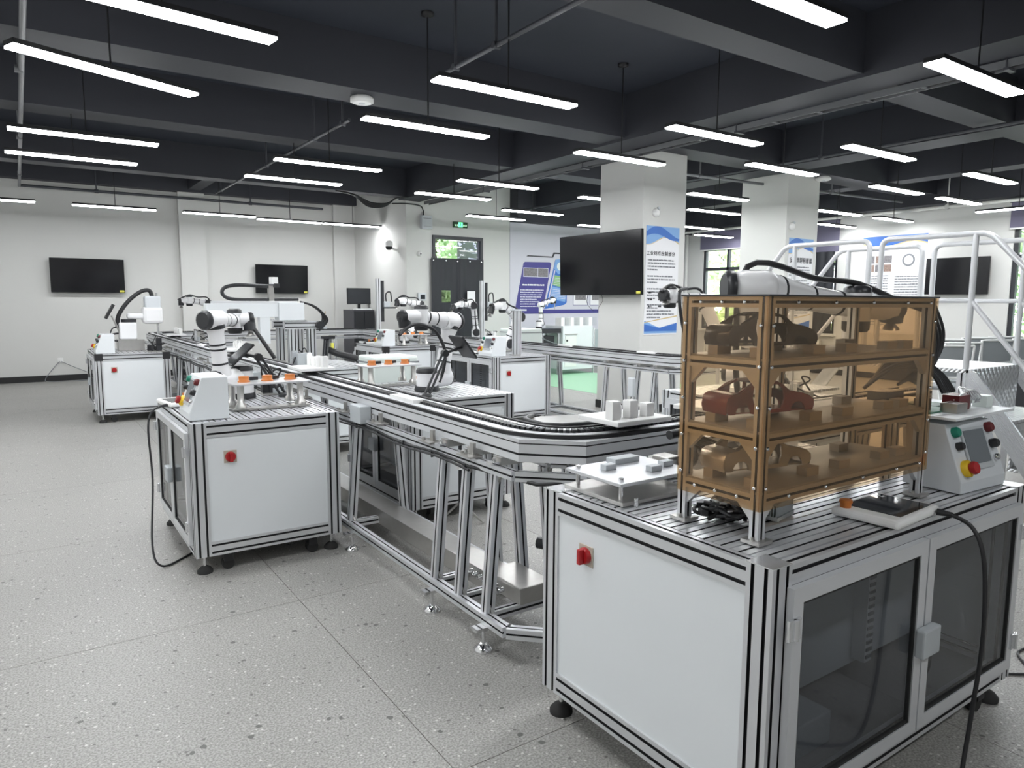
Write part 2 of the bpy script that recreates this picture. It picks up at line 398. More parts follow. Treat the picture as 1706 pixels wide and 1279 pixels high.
b.add(vs, fs, 0, True); b.build('cloth', 'curtain', cur)
for i in range(5):
    x = .05+i*.28; b = MB(); b.cyl((x, off(x)-.012, 2.30), (x, off(x)-.004, 2.30), .014, n=10); b.build('grommet', 'chrome', cur)
b = MB(); b.box(.80, -.05, 1.43, .99, -.046, 1.70); o = b.build('paper_notice', 'paper'); o.location = (6.71, YD-.07, 0); tag(o, 'white paper sheet pinned on the black door curtain', 'paper')
# far wall mural
mu = thing('wall_mural', 'purple and blue printed mural on the far wall behind the small robot', 'mural', (8.64, YD-.012, 0))
def flat(pts, m, name, y=0.0, th=.003, par=mu, ox=8.64):
    b = MB(); b.poly([(x-ox, y, z) for x, z in pts], (0, -th, 0)); return b.build(name, m, par)
flat([(8.64, .11), (X1-.01, .11), (X1-.01, 3.17), (8.64, 3.17)], 'mural_base', 'backing', .010, .010)
pn = flat([(8.756, 1.234), (8.995, 2.322), (9.032, 2.35), (9.709, 2.365), (9.754, 2.33), (9.534, 1.311), (9.535, 1.23)], 'print_purple', 'purple_field')
for q in ((9.003, 2.041, 9.367, 2.216), (9.387, 2.038, 9.659, 2.22)):
    f = flat([(q[0]-.012, q[1]-.012), (q[2]+.012, q[1]-.012), (q[2]+.012, q[3]+.012), (q[0]-.012, q[3]+.012)], 'print_pale', 'picture_border', -.003, .002)
    flat([(q[0], q[1]), (q[2], q[1]), (q[2], q[3]), (q[0], q[3])], 'photo_print', 'picture', -.005, .002, par=f)
def text_rows(par, rows, mk, m, name='text_block', h=.02, seed=1):
    """printed body text too small to read: rows of short dark dashes, mk(x,z)->3D, with the normal offset in mk"""
    rnd = random.Random(seed); b = MB()
    for (xa, xb, z) in rows:
        x = xa
        while x < xb-.002:
            w = min(rnd.uniform(.5, 3.2)*h, xb-x)
            p = [mk(x, z), mk(x+w, z), mk(x+w, z+h*rnd.uniform(.75, 1)), mk(x, z+h*rnd.uniform(.75, 1))]
            b.add(p, [(0, 1, 2, 3)]); x += w + h*rnd.uniform(.12, .4)
    return b.build(name, m, par, kind='stuff')
text_rows(mu, [(8.968, 9.559, 1.841)], lambda x, z: (x-8.64, -.0045, z), 'paper', 'heading_text', .036, 3)
text_rows(mu, [(8.91+.0*i, 9.545-.022*i-(.1 if i in (4, 6) else 0)-(.45 if i == 8 else 0), 1.735-.051*i) for i in range(9)], lambda x, z: (x-8.64, -.0045, z), 'print_pale', 'text_block', .024, 4)
flat([(9.867, 2.427), (10.06, 2.452), (10.168, 2.274), (10.203, 2.149), (10.207, 1.475), (10.142, 1.424), (9.566, 1.323), (9.807, 2.188)], 'print_blue', 'blue_field')
for k, q in enumerate(([(9.751, 2.199), (9.772, 2.2), (9.582, 1.35), (9.56, 1.35)], [(9.839, 2.189), (9.871, 2.19), (9.66, 1.386), (9.628, 1.386)])): flat(q, 'print_pale', 'stripe', -.004)
flat([(9.867, 2.427), (10.06, 2.452), (10.168, 2.274), (10.097, 2.133), (9.952, 2.104), (9.838, 2.226)], 'print_sky', 'hexagon', -.004)
b = MB(); b.cyl((10.0-8.64, -.007, 2.28), (10.0-8.64, -.009, 2.28), .09, n=20); b.build('emblem', 'pale_plastic', mu)
flat([(9.857, 2.083), (10.213, 2.048), (10.201, 1.787), (9.796, 1.863)], 'print_green', 'green_field', -.004)
flat([(9.788, 1.832), (10.202, 1.768), (10.158, 1.488), (9.721, 1.562)], 'print_sky', 'light_blue_field', -.004)
text_rows(mu, [(9.86-.01*i, 10.19, 2.02-.036*i) for i in range(5)]+[(9.80-.012*i, 10.17, 1.76-.036*i) for i in range(6)], lambda x, z: (x-8.64, -.0082, z-(x-9.8)*.08), 'print_pale', 'text_block', .014, 5)
flat([(9.068, 2.47), (9.113, 2.496), (9.771, 2.491), (9.817, 2.584), (11.3, 2.60), (11.3, 2.575), (9.85, 2.55), (9.803, 2.468)], 'print_black', 'zigzag_line')
flat([(8.747, 1.223), (8.747, 1.313), (13.2, 1.325), (13.2, 1.25)], 'print_purple', 'purple_band', -.0035)
for q in ((10.396, 1.413, 10.832, 1.95), (10.902, 1.413, 11.35, 1.95), (11.42, 1.413, 11.9, 1.95)):
    f = flat([(q[0], q[1]), (q[2], q[1]), (q[2], q[3]), (q[0], q[3])], 'print_purple', 'picture_border', -.001, .002)
    flat([(q[0]+.01, q[1]+.01), (q[2]-.01, q[1]+.01), (q[2]-.01, q[3]-.01), (q[0]+.01, q[3]-.01)], 'paper', 'picture_mount', -.003, .002, par=f)
    flat([(q[0]+.06, q[1]+.12), (q[2]-.06, q[1]+.12), (q[2]-.06, q[3]-.06), (q[0]+.06, q[3]-.06)], 'photo_print', 'picture', -.005, .002, par=f)
# exit sign, router box, sensor, switch, cameras
e = thing('exit_sign', 'green lit exit sign with running figure above the door', 'sign', (7.24, YD-.035, 2.975))
b = MB(); b.box(0, 0, 0, .33, .03, .115); b.build('sign_body', 'exit_dark', e, .003)
b = MB(); b.box(.115, -.003, .012, .215, 0, .105); b.build('figure_field', 'exit_green', e)
b = MB(); b.cyl((.168, -.004, .088), (.168, -.0045, .088), .009, n=10); b.tube([(.168, -.005, .078), (.160, -.005, .05), (.175, -.005, .034), (.168, -.005, .018)], .004, 5); b.tube([(.16, -.005, .05), (.145, -.005, .035), (.135, -.005, .036)], .004, 5); b.tube([(.15, -.005, .066), (.166, -.005, .072), (.182, -.005, .06)], .0035, 5); b.build('running_figure', 'exit_dark', e)
for x, t in ((.028, '安全'), (.225, '出口')):
    me = text_mesh(t, .042); me.materials.append(MAT['exit_pale']); o = link('sign_lettering', me, e); o.rotation_euler = (math.pi/2, 0, 0); o.location = (x, -.002, .032)
r = thing('wall_box', 'grey junction box with cable high on the wall left of the exit sign', 'box', (6.5, YD-.10, 2.9))
b = MB(); b.box(0, 0, 0, .23, .1, .26); b.build('box_body', 'panel_grey', r, .01)
b = MB(); b.box(.03, -.004, .2, .2, 0, .21); b.box(.03, -.004, .05, .2, 0, .055); b.build('box_seam', 'print_grey', r)
b = MB(); b.tube(spline([(.06, .05, .26), (.05, .05, .36), (-.02, .05, .44), (-.3, .06, .46), (-.6, .08, .44)]), .012); b.build('box_cable', 'plastic_black', r)
s_ = thing('wall_sensor', 'small white round alarm sounder on the wall left of the door', 'sensor', (6.48, YD, 2.42))
b = MB(); b.lathe((0, 0, 0), (0, -1, 0), [(.05, 0), (.05, .03), (.02, .05)]); b.build('sensor_body', 'white_plastic', s_)
b = MB(); b.cyl((.01, -.03, -.005), (.01, -.055, -.005), .016, n=10); b.build('sensor_lens', 'print_black', s_)
s_ = thing('wall_switch', 'small metal access control box on the wall left of the door', 'switch', (6.52, YD, 1.5))
b = MB(); b.box(-.09, -.04, 0, .09, 0, .15); b.build('switch_body', 'panel_grey', s_, .006)
b = MB(); b.box(-.04, -.045, .03, .06, -.04, .12); b.build('switch_face', 'screen_dark', s_)
c_ = thing('dome_camera', 'white and black dome camera on a bracket at the recess corner', 'camera', (XS, 13.1, 2.50))
b = MB(); b.tube([(0, 0, 0), (-.10, 0, .02), (-.16, 0, .07), (-.18, 0, .14)], .022, 8); b.build('bracket', 'white_plastic', c_)
b = MB(); b.lathe((-.18, 0, .06), (0, 0, 1), [(.075, 0), (.08, .04), (.075, .09), (.03, .12)]); b.build('camera_body', 'white_plastic', c_)
b = MB(); b.lathe((-.18, 0, .06), (0, 0, -1), [(.07, 0), (.06, .04), (.03, .065)]); b.build('camera_dome', 'robot_black', c_)
for k, (x, y, lab) in enumerate(((7.02, 6.75, 'small white alarm light high on the front column above the poster'), (9.9, 6.70, 'small white alarm light high on the rear column'))):
    s_ = thing('alarm_light', lab, 'sensor', (x-.12, y, 2.66))
    b = MB(); b.lathe((0, 0, 0), (0, -1, 0), [(.055, 0), (.055, .03), (.03, .05)]); b.build('sensor_body', 'white_plastic', s_)
    b = MB(); b.cyl((.02, -.02, .05), (.02, -.05, .06), .02, n=10); b.build('sensor_lens', 'panel_grey', s_)
# posters on the columns
def poster(x, y, w, z0, z1, title, label):
    p = thing('wall_poster', label, 'poster', (x, y-.006, z0)); h = z1-z0
    b = MB(); b.box(0, 0, 0, w, .006, h); b.build('sheet', 'paper', p)
    def wave(zlo, hh, flip=1):
        def band(name, m, f0, f1, off):
            b = MB(); n = 16; top = [(w*i/n, -off, zlo+hh*f1(i/n)) for i in range(n+1)]; bot = [(w*i/n, -off, zlo+hh*f0(i/n)) for i in range(n+1)]
            b.add(bot+top, [(i, i+1, n+2+i, n+1+i) for i in range(n)]); b.build(name, m, p)
        s1 = lambda t: .30+.22*math.sin(t*5.2-1.7); s2 = lambda t: .55+.2*math.sin(t*4.6+.5)
        if flip > 0:
            band('wave_blue', 'print_sky', s1, lambda t: 1, .001); band('wave_dark', 'print_blue', lambda t: s2(t)-.15*(1-t)-.02, lambda t: min(1, s2(t)+.26*math.sin(3.1*t)+.05), .002)
            band('wave_gold', 'print_gold', lambda t: s1(t)-.03-.05*t, lambda t: s1(t)-.01, .0015)
        else:
            band('wave_blue', 'print_sky', lambda t: 0, lambda t: .55+.25*math.sin(t*4+2.4), .001); band('wave_dark', 'print_blue', lambda t: .12, lambda t: .3+.5*abs(t-.45), .002)
            band('wave_gold', 'print_gold', lambda t: .60+.33*t, lambda t: .64+.36*t, .0015)
    wave(h-.26, .26); wave(.02, .24, -1)
    if title:
        me = text_mesh(title, w*.098); me.materials.append(MAT['print_black']); o = link('poster_title', me, p); o.rotation_euler = (math.pi/2, 0, 0); o.location = (w*.02, -.002, h-.375)
    rows = []; z = h-.45
    for k, ln in enumerate((.95, 1, 1, .36, 0, .9, 1, .35, 0, 1, .93, .92, .3, 0, .95, .4, .9, 1, .5)):
        if ln: rows.append((w*.06, w*.06+w*.84*ln, z))
        z -= .042
    text_rows(p, rows, lambda a, z: (a, -.002, z), 'print_grey', 'text_block', .021, int(x*10))
    rows = [(w*(.1+.3*(i % 3)), w*(.1+.3*(i % 3))+w*.12, .55-.09*(i//3)) for i in range(9)]
    text_rows(p, rows, lambda a, z: (a, -.002, z), 'print_black', 'icon_row', .03, 9)
    return p
poster(6.74, 6.75, .62, 1.06, 2.49, '工业网络控制部分', 'white poster with blue waves and bold title on the front column beside the large TV')
p2 = poster(9.74, 6.70, .64, 1.06, 2.49, '', 'white poster with blue waves on the rear column behind the handrail')
me = text_mesh('实', .095); me.materials.append(MAT['print_black']); o = link('poster_title', me, p2); o.rotation_euler = (math.pi/2, 0, 0); o.location = (.03, -.002, 1.055)
b = MB()
rnd = random.Random(5)
for i in range(6):
    x0 = .125+i*.085
    for q in range(4): b.box(x0, -.003, 1.053+q*.022, x0+.066, -.001, 1.063+q*.022)
    for q in range(3): 
        xx = x0+.004+q*.026; b.box(xx, -.0032, 1.053+.02*rnd.random(), xx+.011, -.001, 1.135)
b.build('poster_title', 'print_black', p2)
# large poster on the right wall
p = thing('wall_poster', 'wide two column information poster with photos on the right wall beside the TV', 'poster', (X1-.008, 6.68, .9))
b = MB(); b.box(0, 0, 0, .008, 1.25, 1.9); b.build('sheet', 'paper', p)
n = 20; b = MB(); b.add([(-.001, 1.25*i/n, 1.74+.05*math.sin(i*.35)) for i in range(n+1)]+[(-.001, 1.25*i/n, 1.9) for i in range(n+1)], [(i+1, i, n+1+i, n+2+i) for i in range(n)]); b.build('wave_blue', 'print_blue', p)
n = 20; b = MB(); b.add([(-.002, 1.25*i/n, 1.71+.06*math.sin(i*.35)) for i in range(n+1)]+[(-.002, 1.25*i/n, 1.74+.05*math.sin(i*.35)) for i in range(n+1)], [(i+1, i, n+1+i, n+2+i) for i in range(n)]); b.build('wave_gold', 'print_gold', p)
for i in range(6):
    y = 1.14-.17*(i % 3); z = 1.38-.17*(i//3); b = MB(); b.box(-.002, y-.15, z, 0, y, z+.14); b.build('photo', 'photo_brown' if i % 2 else 'photo_print', p)
text_rows(p, [(.10, .50, 1.62)], lambda a, z: (-.002, 1.25-a, z), 'print_purple', 'heading_text', .05, 2)
text_rows(p, [(.1, .55, 1.12-.05*i) for i in range(20)]+[(.68, 1.15, 1.10-.05*i) for i in range(12)], lambda a, z: (-.002, 1.25-a, z), 'print_grey', 'text_block', .022, 6)
b = MB(); b.cyl((-.002, .33, 1.42), (-.003, .33, 1.42), .12, n=18); b.build('diagram_disc', 'print_grey', p)
b = MB(); b.cyl((-.004, .33, 1.42), (-.005, .33, 1.42), .085, n=18); b.build('diagram_core', 'paper', p)
# ---- televisions
def tv(name, label, loc, w, h, rz, tilt=0, sticker=True):
    t = thing('television', label, 'television', loc, rz)
    M = Matrix.Rotation(tilt, 4, 'X')
    b = MB(); b.box(-w/2, -.045, 0, w/2, -.005, h, 0, M); b.build('casing', 'tv_black', t, .004)
    b = MB(); b.box(-w/2+.012, -.047, .022, w/2-.012, -.0455, h-.012, 0, M); b.build('screen', 'screen_dark' if False else 'tv_black', t)
    b = MB(); b.box(-.25, -.005, h*.3, .25, .06, h*.7); b.build('wall_mount', 'plastic_black', t)
    if sticker: b = MB(); b.box(w/2-.09, -.0495, .015, w/2-.015, -.0475, .05, 0, M); b.build('energy_sticker', 'label_yellow', t)
    return t
tv('', 'flat black television at the left end of the back wall', (1.0, Y1-.07, 1.62), 1.18, .62, 0, .05)
tv('', 'flat black television on the back wall above the gantry', (4.55, Y1-.07, 1.64), 1.10, .60, 0, .05)
t = tv('', 'large black television hung on the front column beside the poster', (6.60, 7.46, 1.59), 1.68, .84, -math.pi/2, .03)
b = MB(); b.tube(spline([(.05, -.02, 0), (.07, -.02, -.08), (.0, -.02, -.16), (-.05, -.0, -.22)]), .003, 5); b.tube(spline([(-.25, -.02, 0), (-.26, -.02, -.1), (-.2, -.02, -.17), (-.14, -.0, -.22)]), .003, 5); b.build('television_cable', 'plastic_black', t)
tv('', 'flat black television on the right wall behind the stair handrail', (X1-.07, 6.10, 1.66), 1.06, .66, -math.pi/2, 0, False)
# ---- pendant lamps on a regular grid, plus unseen ones added for fill light
glow = MB().box(-.6, -.06, -.014, .6, .06, 0).mesh('diffuser', 'lamp_glow')
hous = MB(); hous.box(-.603, -.062, 0, .603, .062, .03); hous = hous.mesh('housing', 'lamp_housing')
rod = MB(); rod.cyl((0, 0, .03), (0, 0, ZC-3.0), .006, n=6); rod = rod.mesh('suspension_rod', 'lamp_housing')
can = MB(); can.lathe((0, 0, ZC-3.0), (0, 0, -1), [(.055, 0), (.055, .025), (.02, .04)]); can = can.mesh('ceiling_rose', 'lamp_housing')
rows = []
LEFT = [-2.3, .55, 2.98, 5.22]; 
for y, xs in ((2.32, [-1.8, .7, 3.1, 5.37]), (4.27, [-1.8, .69, 2.99, 5.27]), (5.56, [-1.8, .57, 3.0, 5.28]), (7.84, [-1.8, .57, 2.9, 5.16]), (9.08, [-1.8, .53, 2.9, 5.2]), (13.5, [-.37, 1.33, 2.96, 4.28, 5.54]),  # leftmost lamps of the near rows are unseen, added to brighten left-facing panels
              (1.1, [-1.8]), (-.9, [.6, 3.0])): rows.append((y, xs))  # unseen lamps beside and behind the camera, added as fill light
RIGHT = [(2.3, [7.2, 9.7]), (3.96, [7.2, 9.72]), (5.07, [7.2, 9.7, 11.45]), (6.88, [8.3, 11.34, 13.1]), (8.04, [7.3, 9.6, 13.2]), (9.92, [7.22, 9.4, 11.5]), (10.95, [7.15, 9.7, 13.1])]
SKEW = {(.57, 5.56): .40, (.69, 4.27): .12}
for y, xs in rows+RIGHT:
    side = 'left' if (y, xs) in rows else 'right'
    lst = (rows if side == 'left' else RIGHT); order = sorted(q[0] for q in lst).index(y)
    for i, x in enumerate(xs):
        yy = y+{4.27: .15, 5.56: .12}.get(y, 0)*(x > 1)+(.25 if y == 13.5 and x > 4 else 0)
        L = thing('pendant_lamp', 'linear white pendant lamp, %s row of the %s bays, %s from left' % (ORD[order], side, ORD[i]), 'lamp', (x, yy, 3.0), SKEW.get((x, y), 0), group='linear pendant lamps')
        link('diffuser', glow, L); link('housing', hous, L); link('suspension_rod', rod, L); link('ceiling_rose', can, L)
L = thing('pendant_lamp', 'long white linear pendant lamp turned crosswise near the right wall window', 'lamp', (13.08, 4.9, 3.0), math.pi/2, group='linear pendant lamps')
link('diffuser', glow, L); link('housing', hous, L); link('suspension_rod', rod, L); link('ceiling_rose', can, L)
# ---- pipes, trays and ceiling boxes
def pipe(label, pts, r=.018, m='conduit', drops=(), nm='ceiling_pipe'):
    t = thing(nm, label, 'pipe', pts[0]); o = Vector(pts[0])
    b = MB(); b.tube(arc([Vector(p)-o for p in pts], .05), r, 8); b.build('pipe_run', m, t)
    for q in drops:
        b = MB(); b.cyl(Vector(q)-o, V(q[0], q[1], ZC)-o, .012, n=6); b.build('hanger', m, t)
        b = MB(); b.cyl(V(q[0]-.03, q[1], q[2])-o, V(q[0]+.03, q[1], q[2])-o, r*1.5, n=8); b.build('hanger_clip', m, t)
pipe('dark sprinkler pipe running back over the left aisle below the beams', [(3.0, 2.6, 3.38), (3.0, 5.35, 3.38)], drops=[(3.0, 3.2, 3.38), (3.0, 4.6, 3.38), (3.0, 5.2, 3.38)])
pipe('dark sprinkler pipe with hangers running to the back wall over the gantry', [(2.93, 7.3, 3.38), (2.93, 13.6, 3.38)], drops=[(2.93, 7.5, 3.38), (2.93, 8.4, 3.38), (2.93, 10.4, 3.38), (2.93, 13.2, 3.38)])
pipe('pale grey sprinkler pipe at the far left of the ceiling', [(.12, 4.4, 3.40), (.05, 14.9, 3.40), (.05, 15.1, 3.44)], .022, 'conduit_pale', drops=[(.08, 7.4, 3.40), (.07, 10.4, 3.40), (.06, 13.4, 3.40)])
pipe('dark horizontal pipe along the top of the back wall', [(.05, 15.08, 3.44), (5.4, 15.08, 3.44)], .025, drops=[(1.2, 15.08, 3.44), (3.9, 15.08, 3.44)])
pipe('white pipe along the top of the right wall', [(13.6, 1.0, 3.2), (13.6, 12.3, 3.2)], .03, 'wall_paint', drops=[(13.6, 6.2, 3.2), (13.6, 8.8, 3.2)])
pipe('thin grey conduit crossing between the two columns', [(7.5, 7.3, 3.34), (13.4, 6.9, 3.34)], .022, 'conduit_pale', drops=[(8.3, 7.24, 3.34), (11.3, 7.0, 3.34)])
pipe('thin pale vertical pipe in the far right corner', [(13.88, 12.45, .1), (13.88, 12.45, 3.2)], .04, 'wall_paint', nm='wall_pipe')
pipe('grey conduit along the ceiling right of the main beam', [(8.75, -1, 3.40), (8.75, 12.3, 3.40)], .02, 'conduit', drops=[(8.75, 2.8, 3.4), (8.75, 5.6, 3.4), (8.75, 8.6, 3.4)])
tr = thing('cable_tray', 'grey cable tray running under the long main ceiling beam', 'tray', (6.54, -1.5, 3.36))
b = MB(); b.box(0, 0, 0, .006, 14.1, .06); b.box(.11, 0, 0, .116, 14.1, .06); b.build('side_rail', 'conduit_pale', tr)
for i in range(28):
    b = MB(); b.box(.006, .25+i*.5, .005, .11, .29+i*.5, .015); b.build('rung', 'conduit', tr)
for k in range(3):
    b = MB(); b.tube(spline([(.03+.025*k, y, .035+.012*math.sin(y*2+k)) for y in [i*.7 for i in range(21)]], 2), .013, 6); b.build('tray_cable', 'plastic_black', tr)
for k in range(5):
    b = MB(); b.box(-.01, 1.5+k*2.6, -.02, .126, 1.54+k*2.6, 0); b.cyl((.0, 1.52+k*2.6, -.01), (.0, 1.52+k*2.6, ZC-3.36), .008, n=6); b.build('tray_hanger', 'conduit', tr)
t = thing('cable_bundle', 'black cable bundle drooping below the ceiling at the recess corner', 'cable', (5.0, 12.3, 3.4))
for k in range(4):
    b = MB(); b.tube(spline([(-.35, 0, .02), (.0, .02*k, -.02), (.3, .03*k, -.13-.02*k), (.62, .03*k, -.12-.015*k), (.85, .02*k, .0), (1.2, .02*k, .04)]), .014, 6); b.build('cable', 'plastic_black', t)
for k, (x, y, z, lab) in enumerate(((2.81, 6.68, 3.45, 'flat white access point under the beam above the left aisle'), (10.4, 6.6, 3.45, 'flat white access point under the beam by the rear column'))):
    t = thing('access_point', lab, 'device', (x, y, z))
    b = MB(); b.lathe((0, 0, 0), (0, 0, -1), [(.10, 0), (.12, .02), (.12, .045), (.09, .06)], 8); b.build('shell', 'white_plastic', t)
    b = MB(); b.cyl((0, 0, -.06), (0, 0, -.064), .03, n=12); b.build('status_cap', 'panel_grey', t)
# ---------------------------------------------------------------- outside
b = MB(); b.box(X1+.3, -30, -.4, 60, 60, -.35); o = b.build('lawn', 'lawn', None, kind='structure')
b = MB(); b.box(X0, Y1+.3, -.4, X1+.3, 60, -.36); o = b.build('pavement', 'pavement', None, kind='structure')
b = MB(); b.box(XS+.2, YD+.2, -.4, X1+.3, Y1+.3, -.36); o = b.build('pavement', 'pavement', None, kind='structure')
def tree(x, y, h, r, m, label, seed):
    rn = random.Random(seed); t = thing('tree', label, 'tree', (x, y, -.36), group='trees outside the windows')
    b = MB(); b.tube([(0, 0, 0), (.05, .03, h*.3), (-.03, .05, h*.6), (.02, 0, h*.85)], .09, 7)
    for k in range(5):
        a = k*1.3; b.tube([(0, 0, h*(.3+.08*k)), (r*.5*math.cos(a), r*.5*math.sin(a), h*(.45+.09*k))], .035, 5)
    b.build('trunk', 'bark', t)
    b = MB()
    cl = [(rn.gauss(0, r*.45), rn.gauss(0, r*.45), h*rn.uniform(.18, .95)) for _ in range(44)]
    for c in cl:
        for _ in range(75):
            p = V(c[0]+rn.gauss(0, r*.2), c[1]+rn.gauss(0, r*.2), max(.1, c[2]+rn.gauss(0, r*.2))); s = rn.uniform(.08, .19)
            u = V(rn.gauss(0, 1), rn.gauss(0, 1), rn.gauss(0, 1)).normalized(); w = u.orthogonal().normalized()
            b.add([p-u*s, p+w*s*.5, p+u*s, p-w*s*.5], [(0, 1, 2, 3)])
    b.build('foliage', m, t, kind='stuff')
tree(17.0, 12.6, 4.6, 1.5, 'leaf_pale', 'pale green tree outside the window left of the rear column', 1)
tree(22.5, 17.5, 6.0, 2.0, 'leaf', 'darker green tree further out beyond the far corner window', 2)
tree(17.2, 5.0, 4.0, 1.6, 'leaf', 'green tree outside the window at the right edge', 3)
tree(21.5, 10.0, 5.5, 2.0, 'leaf_pale', 'pale green tree outside the dark curtained window', 4)
tree(9.7, 18.0, 5.6, 1.7, 'leaf', 'green tree outside the door behind the transom', 5)
tree(7.9, 14.3, 2.2, .45, 'leaf_pale', 'pale green shrub outside the door seen through the curtain hole', 6)
# ---------------------------------------------------------------- conveyor
XL, XR, YN, YF = 1.76, 5.555, 2.265, 13.3
cv = thing('conveyor', 'long aluminium chain conveyor line on slanted legs running through the stations', 'conveyor', (0, 0, 0))
def sweep(path, sec, m, mats, name, par, closed=False):
    """path: list of (x,y); sec: list of (offset, z, mat) closed cross-section"""
    P = [Vector((p[0], p[1])) for p in path]; n = len(P); k = len(sec); b = MB(); vs = []
    for i in range(n):
        t0 = (P[i]-P[i-1]).normalized() if i > 0 else None; t1 = (P[i+1]-P[i]).normalized() if i < n-1 else None
        t0 = t0 or t1; t1 = t1 or t0
        n0 = Vector((t0.y, -t0.x)); n1 = Vector((t1.y, -t1.x)); nn = (n0+n1); nn = nn/(nn.length_squared/2)
        for (o, z, _) in sec: vs.append((P[i].x+nn.x*o, P[i].y+nn.y*o, z))
    base = 0; b.v = vs
    for i in range(n-1):
        for j in range(k):
            j2 = (j+1) % k; b.f.append([i*k+j, i*k+j2, (i+1)*k+j2, (i+1)*k+j]); b.m.append(sec[j][2]); b.sm.append(False)
    b.f.append(list(range(k-1, -1, -1))); b.m.append(0); b.sm.append(False); b.f.append([(n-1)*k+i for i in range(k)]); b.m.append(0); b.sm.append(False)
    bm = bmesh.new(); me = b.mesh(name, mats); bm.from_mesh(me); bmesh.ops.recalc_face_normals(bm, faces=bm.faces); bm.to_mesh(me); bm.free()
    return link(name, me, par)
hw = .115
BEAM = [(-hw, .84, 0), (hw, .84, 0), (hw, .868, 1), (hw-.007, .868, 1), (hw-.007, .877, 1), (hw, .877, 0), (hw, .915, 1), (hw-.005, .915, 1), (hw-.005, .920, 1), (hw, .920, 0), (hw, .935, 0),
        (-hw, .935, 0), (-hw, .920, 1), (-hw+.005, .920, 1), (-hw+.005, .915, 1), (-hw, .915, 0), (-hw, .877, 1), (-hw+.007, .877, 1), (-hw+.007, .868, 1), (-hw, .868, 0)]
TOPR = lambda a, c, z=.947: [(a, .935, 0), (c, .935, 0), (c, z, 0), (a, z, 0)]
ch = .13
def corner(c, din, dout, r=ch, arcn=0):
    c = Vector(c); a = c - Vector(din)*r; e = c + Vector(dout)*r
    if not arcn: return [a, e]
    return [a*(1-t)**2 + c*2*t*(1-t) + e*t*t for t in [i/arcn for i in range(arcn+1)]]
# path from near-right end, to the left run, far run, right run, and away to the right
nodes = [(4.7, YN), (XL, YN), (XL, YF), (XR, YF), (XR, 4.97), (6.0, 4.97)]
dirs = [Vector((-1, 0)), Vector((0, 1)), Vector((1, 0)), Vector((0, -1)), Vector((1, 0))]
cor = [corner(nodes[i], dirs[i-1], dirs[i]) for i in range(1, 5)]
pts = [Vector(nodes[0])] + [p for c in cor for p in c] + [Vector(nodes[-1])]
for i in range(0, len(pts)-1):
    a, e = pts[i], pts[i+1]
    # mitred piece: extend with neighbours so that the joints close
    path = []
    P = pts
    def mit(i):
        t0 = (P[i]-P[i-1]).normalized() if i > 0 else None; t1 = (P[i+1]-P[i]).normalized() if i < len(P)-1 else None
        return t0, t1
    n = 2; k = len(BEAM); b = MB(); vs = []
    for q in (i, i+1):
        t0, t1 = mit(q); t0 = t0 or t1; t1 = t1 or t0
        n0 = Vector((t0.y, -t0.x)); n1 = Vector((t1.y, -t1.x)); nn = n0+n1; nn = nn/(nn.length_squared/2)
        vs += [(P[q].x+nn.x*o, P[q].y+nn.y*o, z) for (o, z, _) in BEAM]
    b.v = vs
    for j in range(k):
        j2 = (j+1) % k; b.f.append([j, j2, k+j2, k+j]); b.m.append(BEAM[j][2]); b.sm.append(False)
    b.f.append(list(range(k-1, -1, -1))); b.m.append(0); b.sm.append(False); b.f.append([k+j for j in range(k)]); b.m.append(0); b.sm.append(False)
    me = b.mesh('conveyor_beam', ['rail_silver', 'slot_black']); bm = bmesh.new(); bm.from_mesh(me); bmesh.ops.recalc_face_normals(bm, faces=bm.faces); bm.to_mesh(me); bm.free()
    link('conveyor_beam', me, cv)
rp = [Vector(nodes[0])]
for i in range(1, 5): rp += corner(nodes[i], dirs[i-1], dirs[i], .34, 10)
rp.append(Vector(nodes[-1]))
sweep(rp, TOPR(-.112, -.094, .951), 0, ['slot_black'], 'edge_strip', cv); sweep(rp, TOPR(.094, .112, .951), 0, ['slot_black'], 'edge_strip', cv)
sweep(rp, TOPR(-.080, -.030), 0, ['rail_silver'], 'slide_rail', cv); sweep(rp, TOPR(.030, .080), 0, ['rail_silver'], 'slide_rail', cv)
sweep(rp, TOPR(-.028, .028, .938), 0, ['slot_black'], 'chain_channel', cv)
# chain links along the loop
b = MB(); acc = 0; step = .028
for i in range(len(rp)-1):
    a, e = rp[i], rp[i+1]; L = (e-a).length; d = (e-a)/L; nrm = Vector((d.y, -d.x)); t = step-acc if acc else 0
    while t < L:
        c = a+d*t; M = Matrix(((d.x, nrm.x, 0, c.x), (d.y, nrm.y, 0, c.y), (0, 0, 1, .945), (0, 0, 0, 1)))
        b.box(-.009, -.024, -.006, .009, .024, .013, 0, M); t += step
    acc = L-(t-step)
b.build('chain', 'robot_black', cv, kind='stuff')
# white marker strips on the belt
for (x, y, dx, dy) in ((XL, 3.42, .03, .30), (XL, 6.6, .03, .25), (XR, 6.75, .03, .25), (XR, 5.35, .03, .25), (XL, 9.0, .03, .25)):
    b = MB(); b.box(x-dx-.03, y, .947, x+dx-.03, y+dy, .966); b.build('guide_strip', 'white_plastic', cv)
